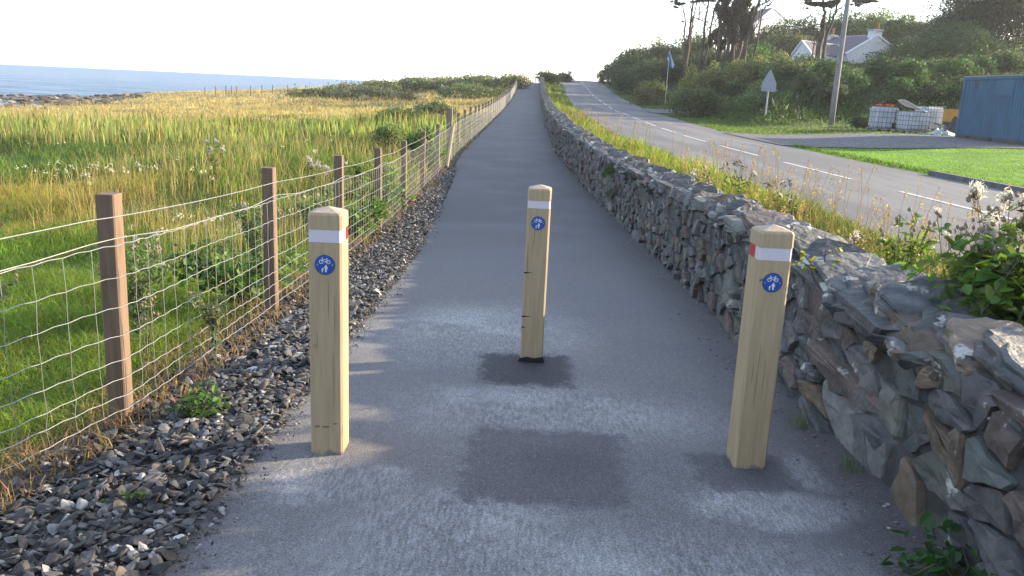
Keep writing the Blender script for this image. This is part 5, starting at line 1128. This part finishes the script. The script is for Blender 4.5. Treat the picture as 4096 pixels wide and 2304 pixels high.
b = MB(); cbox(b, .03, .07, .161, 2.279, .05, HT - .01); b.build('end_panel', M['cont'], t)
b = MB(); cbox(b, CL - .07, CL - .03, .161, 2.279, .05, HT - .01); b.build('door_panel', M['cont'], t)
b = MB(); cbox(b, .161, CL - .161, 2.40, 2.43, .05, HT - .01); b.build('rear_panel', M['cont'], t)
b = MB(); cbox(b, 1.0, 1.3, .001, .003, .03, .13); b.build('forklift_pocket', M['dark'], t); b = MB(); cbox(b, 2.9, 3.2, .001, .003, .03, .13); b.build('forklift_pocket', M['dark'], t)
b = MB(); cbox(b, 2.75, 4.1, .024, .029, HT - .75, HT - .13); b.build('smooth_patch', M['cont'], t)
b = MB(); th = np.linspace(0, 2 * np.pi, 17)[:-1]; V = [cw(1.15 + .20 * math.cos(a), .024, HT - .32 + .17 * math.sin(a)) for a in th] + [cw(1.15, .022, HT - .32)]; b.add(V, T=[(16, (i + 1) % 16, i) for i in range(16)]); b.build('round_stain', M['contdark'], t)
b = MB(); p = px(3818, 500, 42.5); zz = float(TZ(p[0], 42.5)); b = MB(); b.box((p[0] - .4, 42.2, zz + .55), (p[0] + .8, 43.0, zz + 1.12)); b.box((p[0] - .43, 42.17, zz + 1.121), (p[0] + .83, 43.03, zz + 1.17))
t = thing('storage_bin', 'yellow box showing between the rear tank and the container', 'box', (p[0], 42.6, zz)); b.build('bin_body', M['yellow'], t, world=True); b = MB(); b.box((p[0] - .35, 42.25, zz), (p[0] + .75, 42.95, zz + .549)); b.build('stand', M['contdark'], t, world=True)
b = MB(); p = px(3830, 545, 39.5); zz = float(TZ(p[0], 39.5)); crumple('tarpaulin_heap', 'dark tarpaulin heap against the near left corner of the container', 'tarpaulin', (p[0] + .15, 39.5, zz), .75, .6, .95, M['tarp'], seed=3)
p = px(3752, 556, 38.6); zz = float(TZ(p[0], 38.6)); crumple('plastic_sheeting', 'crumpled pale plastic sheeting on the ground beside the tanks', 'plastic sheeting', (p[0], 38.4, zz + .02), .62, .3, .34, M['bag'], seed=7)
p = px(3758, 525, 39.6); zz = float(TZ(p[0], 39.6)); b = MB()
for i in range(5): b.box((-.3, -.2, 0), (.3, .2, .03), M=np.array(Matrix.Translation((p[0] + U(-.15, .15), 39.6 + U(-.1, .1), zz + .08 + .09 * i)) @ Matrix.Rotation(U(-.4, .4), 4, 'Y') @ Matrix.Rotation(U(-1, 1), 4, 'Z')))
tag(b.build('cardboard_pile', M['card'], loc=(p[0], 39.6, zz)), 'pile of torn cardboard above the crumpled plastic sheeting', 'cardboard')

# ------------------------------------------------------------------ cottage
def gable_wall(b, A, B, ap, zb, th, side):
    pass
def house(t, e0, e1, ap, ze0, ze1, zr_, zb, ext, roofm, over=.22):
    """gable plan points e0,e1, ridge start ap (xy); ext = vector to far gable"""
    e0, e1, ap, ext = map(lambda q: np.array(q, float), (e0, e1, ap, ext)); b = MB()
    g = [(*e0, zb), (*e1, zb), (*e1, ze1), (*ap, zr_), (*e0, ze0)]; g2 = [(q[0] + ext[0], q[1] + ext[1], q[2]) for q in g]
    V = np.array(g + g2); b.add(V, T=[(0, 1, 2), (0, 2, 3), (0, 3, 4), (5, 7, 6), (5, 8, 7), (5, 9, 8)], Q=[(0, 4, 9, 5), (1, 6, 7, 2)]); b.build('wall', M['harl'], t, world=True)
    u = ext / np.linalg.norm(ext)
    for (e, ze) in ((e0, ze0), (e1, ze1)):
        d = e - ap; o = ap + d * 1.05; zo = zr_ + (ze - zr_) * 1.05; s0 = u * .05; s1 = ext - u * .05; k = .02
        V = [(*(ap + s0), zr_ + k), (*(o + s0), zo + k), (*(o + s1), zo + k), (*(ap + s1), zr_ + k)]; V += [(a, c, z + .12) for a, c, z in V]
        b = MB(); b.add(V, Q=[(0, 1, 2, 3), (4, 7, 6, 5), (0, 4, 5, 1), (1, 5, 6, 2), (2, 6, 7, 3), (3, 7, 4, 0)]); b.build('roof_slope', roofm, t, world=True)
        for q0 in (-u * .12, ext - u * .16):
            V = [(*(ap + q0), zr_ + k + .02), (*(o + q0), zo + k), (*(o + q0 + u * .28), zo + k), (*(ap + q0 + u * .28), zr_ + k + .02)]; V += [(a, c, z + .22) for a, c, z in V]
            b = MB(); b.add(V, Q=[(0, 1, 2, 3), (4, 7, 6, 5), (0, 4, 5, 1), (1, 5, 6, 2), (2, 6, 7, 3), (3, 7, 4, 0)]); b.build('gable_coping', M['harl'], t, world=True)
    b = MB(); b.tube([(*(ap + u * .2), zr_ + .17), (*(ap + ext - u * .2), zr_ + .17)], .09, .09, 8); b.build('ridge_tiles', M['slate2'], t, world=True)
def chimney(t, c, z0, z1, u, w=.55, d=.35, pot=True, potdx=.1):
    b = MB(); ang = math.atan2(u[1], u[0]); Mx = np.array(Matrix.Translation((c[0], c[1], 0)) @ Matrix.Rotation(ang, 4, 'Z'))
    b.box((-d, -w, z0), (d, w, z1 - .18), M=Mx); s = b.build('chimney', M['harl'], t, world=True)
    b = MB(); b.box((-d - .1, -w - .1, z1 - .18), (d + .1, w + .1, z1), M=Mx); 
    V, f, _ = b.out(); put('chimney_cap', V - parent_loc(s), f, M['slate2'], s)
    b = MB(); p0 = np.array([c[0] + potdx, c[1]]); b.tube([(*p0, z1), (*p0, z1 + .55), ], .13, .11, 10); b.tube([(*p0, z1 + .55), (p0[0], p0[1], z1 + .75)], .17, .15, 8)
    V, f, _ = b.out(); put('chimney_pot', V - parent_loc(s), f, M['clay'], s)
def pw(u, v, y): return at(u, v, y)
ap = pw(3511, 147, 95.0); el = pw(3389, 217, 93.2); er = pw(3583, 203, 97.2); far_ = pw(3315, 155, 101.8)
ext = np.array([far_[0] - ap[0], far_[1] - ap[1]]); zb = 4.6
cot = thing('cottage', 'white cottage with purple grey slate roof and two chimneys on the wooded bank', 'cottage', (ap[0], ap[1], zb))
house(cot, el[:2], er[:2], ap[:2], el[2], er[2], ap[2], zb, ext, M['slate'])
uu = ext / np.linalg.norm(ext)
chimney(cot, ap[:2] + uu * .45, ap[2] - .6, pw(3511, 117, 95)[2], uu, .62, .42, True, .25); chimney(cot, ap[:2] + ext - uu * .4, ap[2] - .5, pw(3315, 138, 101)[2], uu, .5, .36)
w0 = pw(3208, 170, 91.5); w1 = pw(3352, 186, 96.0); el2 = pw(3168, 221, 92.6); er2 = pw(3244, 216, 90.2); ex2 = np.array([w1[0] - w0[0], w1[1] - w0[1]])
cot2 = cot
b0 = MB(); house(cot, el2[:2], er2[:2], w0[:2], el2[2], er2[2], w0[2], 4.3, ex2, M['slate'])
ap = pw(3094, 35, 132); e0 = pw(3020, 97, 129.5); e1 = pw(3150, 84, 134.5); ex3 = np.array([-1.0, 8.5])
h2 = thing('house', 'upper house on the skyline, only its white gable and dark roof above the bushes', 'house', (ap[0], ap[1], 8.0)); house(h2, e0[:2], e1[:2], ap[:2], e0[2], e1[2], ap[2], 7.5, ex3, M['slate'])
# cable from the cottage chimney
c0 = pw(3530, 147, 95); b = MB(); b.tube([c0 * (1 - t_) + pole2 * t_ - np.array([0, 0, 1.3 * 4 * t_ * (1 - t_)]) for t_ in np.linspace(0, 1, 16)], .02, n=4)
tag(b.build('overhead_cable', M['tbark'], loc=c0), 'thin slack cable from the cottage chimney to the distant pole', 'cable')

# ------------------------------------------------------------------ shore
reseed(108)
b = MB()
for i in range(1500):
    y = U(50, 135); x = float(coast(y)) + 3 - 40 * U() ** 1.3; s = U(.15, .5) * (1 if U() < .94 else 1.7); V, Fc = rock(1, 6, .4, .8)
    V = V * (s * 1.4, s, s * .5) @ rotm(0, 0, U(0, 6)).T; z = float(TZ(x, y)); c = np.array([(.12, .115, .11), (.2, .19, .18), (.09, .05, .03), (.12, .06, .03), (.34, .33, .3)][rng.choice(5, p=[.3, .22, .2, .18, .1])])
    b.add(V + (x, y, max(z, -3.3) + .1), T=Fc, c=c)
V, f, c = b.out(); tag(put('shore_rocks', V, f, M['rock'], col=c), 'grey boulders and brown seaweed covered rocks along the shore at far left', 'rocks', kind='stuff')
sf = thing('shore_fence', 'line of tiny fence posts along the far edge of the meadow against the sea', 'fence', (-37, 104, float(TZ(-37, 104))))
for u in (820, 862, 904, 926, 947, 1003, 1048, 1091, 1150):
    y = 104.; p = at(u, 366, y); b = MB(); z = float(TZ(p[0], y)); b.tube([(p[0], y, z - .1), (p[0], y, z + 1.15)], .07, .06, 5); b.build('fence_post', M['post'], sf, world=True)
a0 = at(820, 366, 104.); a1 = at(1150, 366, 104.); xs = np.linspace(a0[0], a1[0], 20); b = MB()
for h in (.6, 1.0): b.tube(np.column_stack([xs, np.full(20, 104.), TZ(xs, np.full(20, 104.)) + h]), .008, n=3)
b.build('fence_wire', M['wire'], sf, world=True)

# ------------------------------------------------------------------ light, sky, camera
SUN_AZ = math.radians(73); SUN_EL = math.radians(16.0)
w = bpy.data.worlds.new('World'); scene.world = w; w.use_nodes = True; nt_ = w.node_tree; bg = nt_.nodes['Background']
sk = nt_.nodes.new('ShaderNodeTexSky'); sk.sky_type = 'NISHITA'; sk.sun_disc = False; sk.sun_elevation = SUN_EL; sk.sun_rotation = SUN_AZ; sk.air_density = 1.0; sk.dust_density = .8; sk.ozone_density = 1.0
vm = nt_.nodes.new('ShaderNodeMix'); vm.data_type = 'RGBA'; vm.inputs['Factor'].default_value = .27; vm.inputs['B'].default_value = (5.8, 6.5, 8.2, 1); nt_.links.new(sk.outputs[0], vm.inputs['A'])   # thin bright veil of cloud over the clear sky
nt_.links.new(vm.outputs['Result'], bg.inputs[0]); bg.inputs[1].default_value = .12
sd = bpy.data.lights.new('Sun', 'SUN'); sd.energy = 5.0; sd.angle = math.radians(.8); sd.color = (1, .82, .58); so = bpy.data.objects.new('Sun', sd); COL.objects.link(so)
dirv = Vector((math.sin(SUN_AZ) * math.cos(SUN_EL), math.cos(SUN_AZ) * math.cos(SUN_EL), math.sin(SUN_EL))); so.rotation_euler = dirv.to_track_quat('Z', 'Y').to_euler(); so.location = dirv * 50
cd = bpy.data.cameras.new('Camera'); cam = bpy.data.objects.new('Camera', cd); COL.objects.link(cam); scene.camera = cam
cd.sensor_width = 36; cd.lens = 36 * F / 4096; cd.clip_start = .05; cd.clip_end = 60000
Mx = Matrix(((RIGHT[0], -DOWN[0], -FW[0]), (RIGHT[1], -DOWN[1], -FW[1]), (RIGHT[2], -DOWN[2], -FW[2]))); cam.matrix_world = Matrix.Translation((0, 0, CH)) @ Mx.to_4x4()
vs = scene.view_settings; vs.view_transform = 'Standard'; vs.look = 'None'; vs.exposure = 2.0; vs.gamma = 1
scene.cycles.max_bounces = 5; scene.cycles.transparent_max_bounces = 4; scene.cycles.use_denoising = True

hz = MB(); hz.box((-400, -30, -9), (300, 420, 34)); V, f, c = hz.out()
hm, ht_, hn, hl = nt('haze_air'); ho = hn.new('ShaderNodeOutputMaterial'); hv = hn.new('ShaderNodeVolumePrincipled'); hv.inputs['Color'].default_value = (.94, .95, 1, 1); hv.inputs['Density'].default_value = .0003; hv.inputs['Anisotropy'].default_value = .3; hl.new(hv.outputs[0], ho.inputs['Volume'])
tag(put('haze', V, f, hm), kind='stuff')
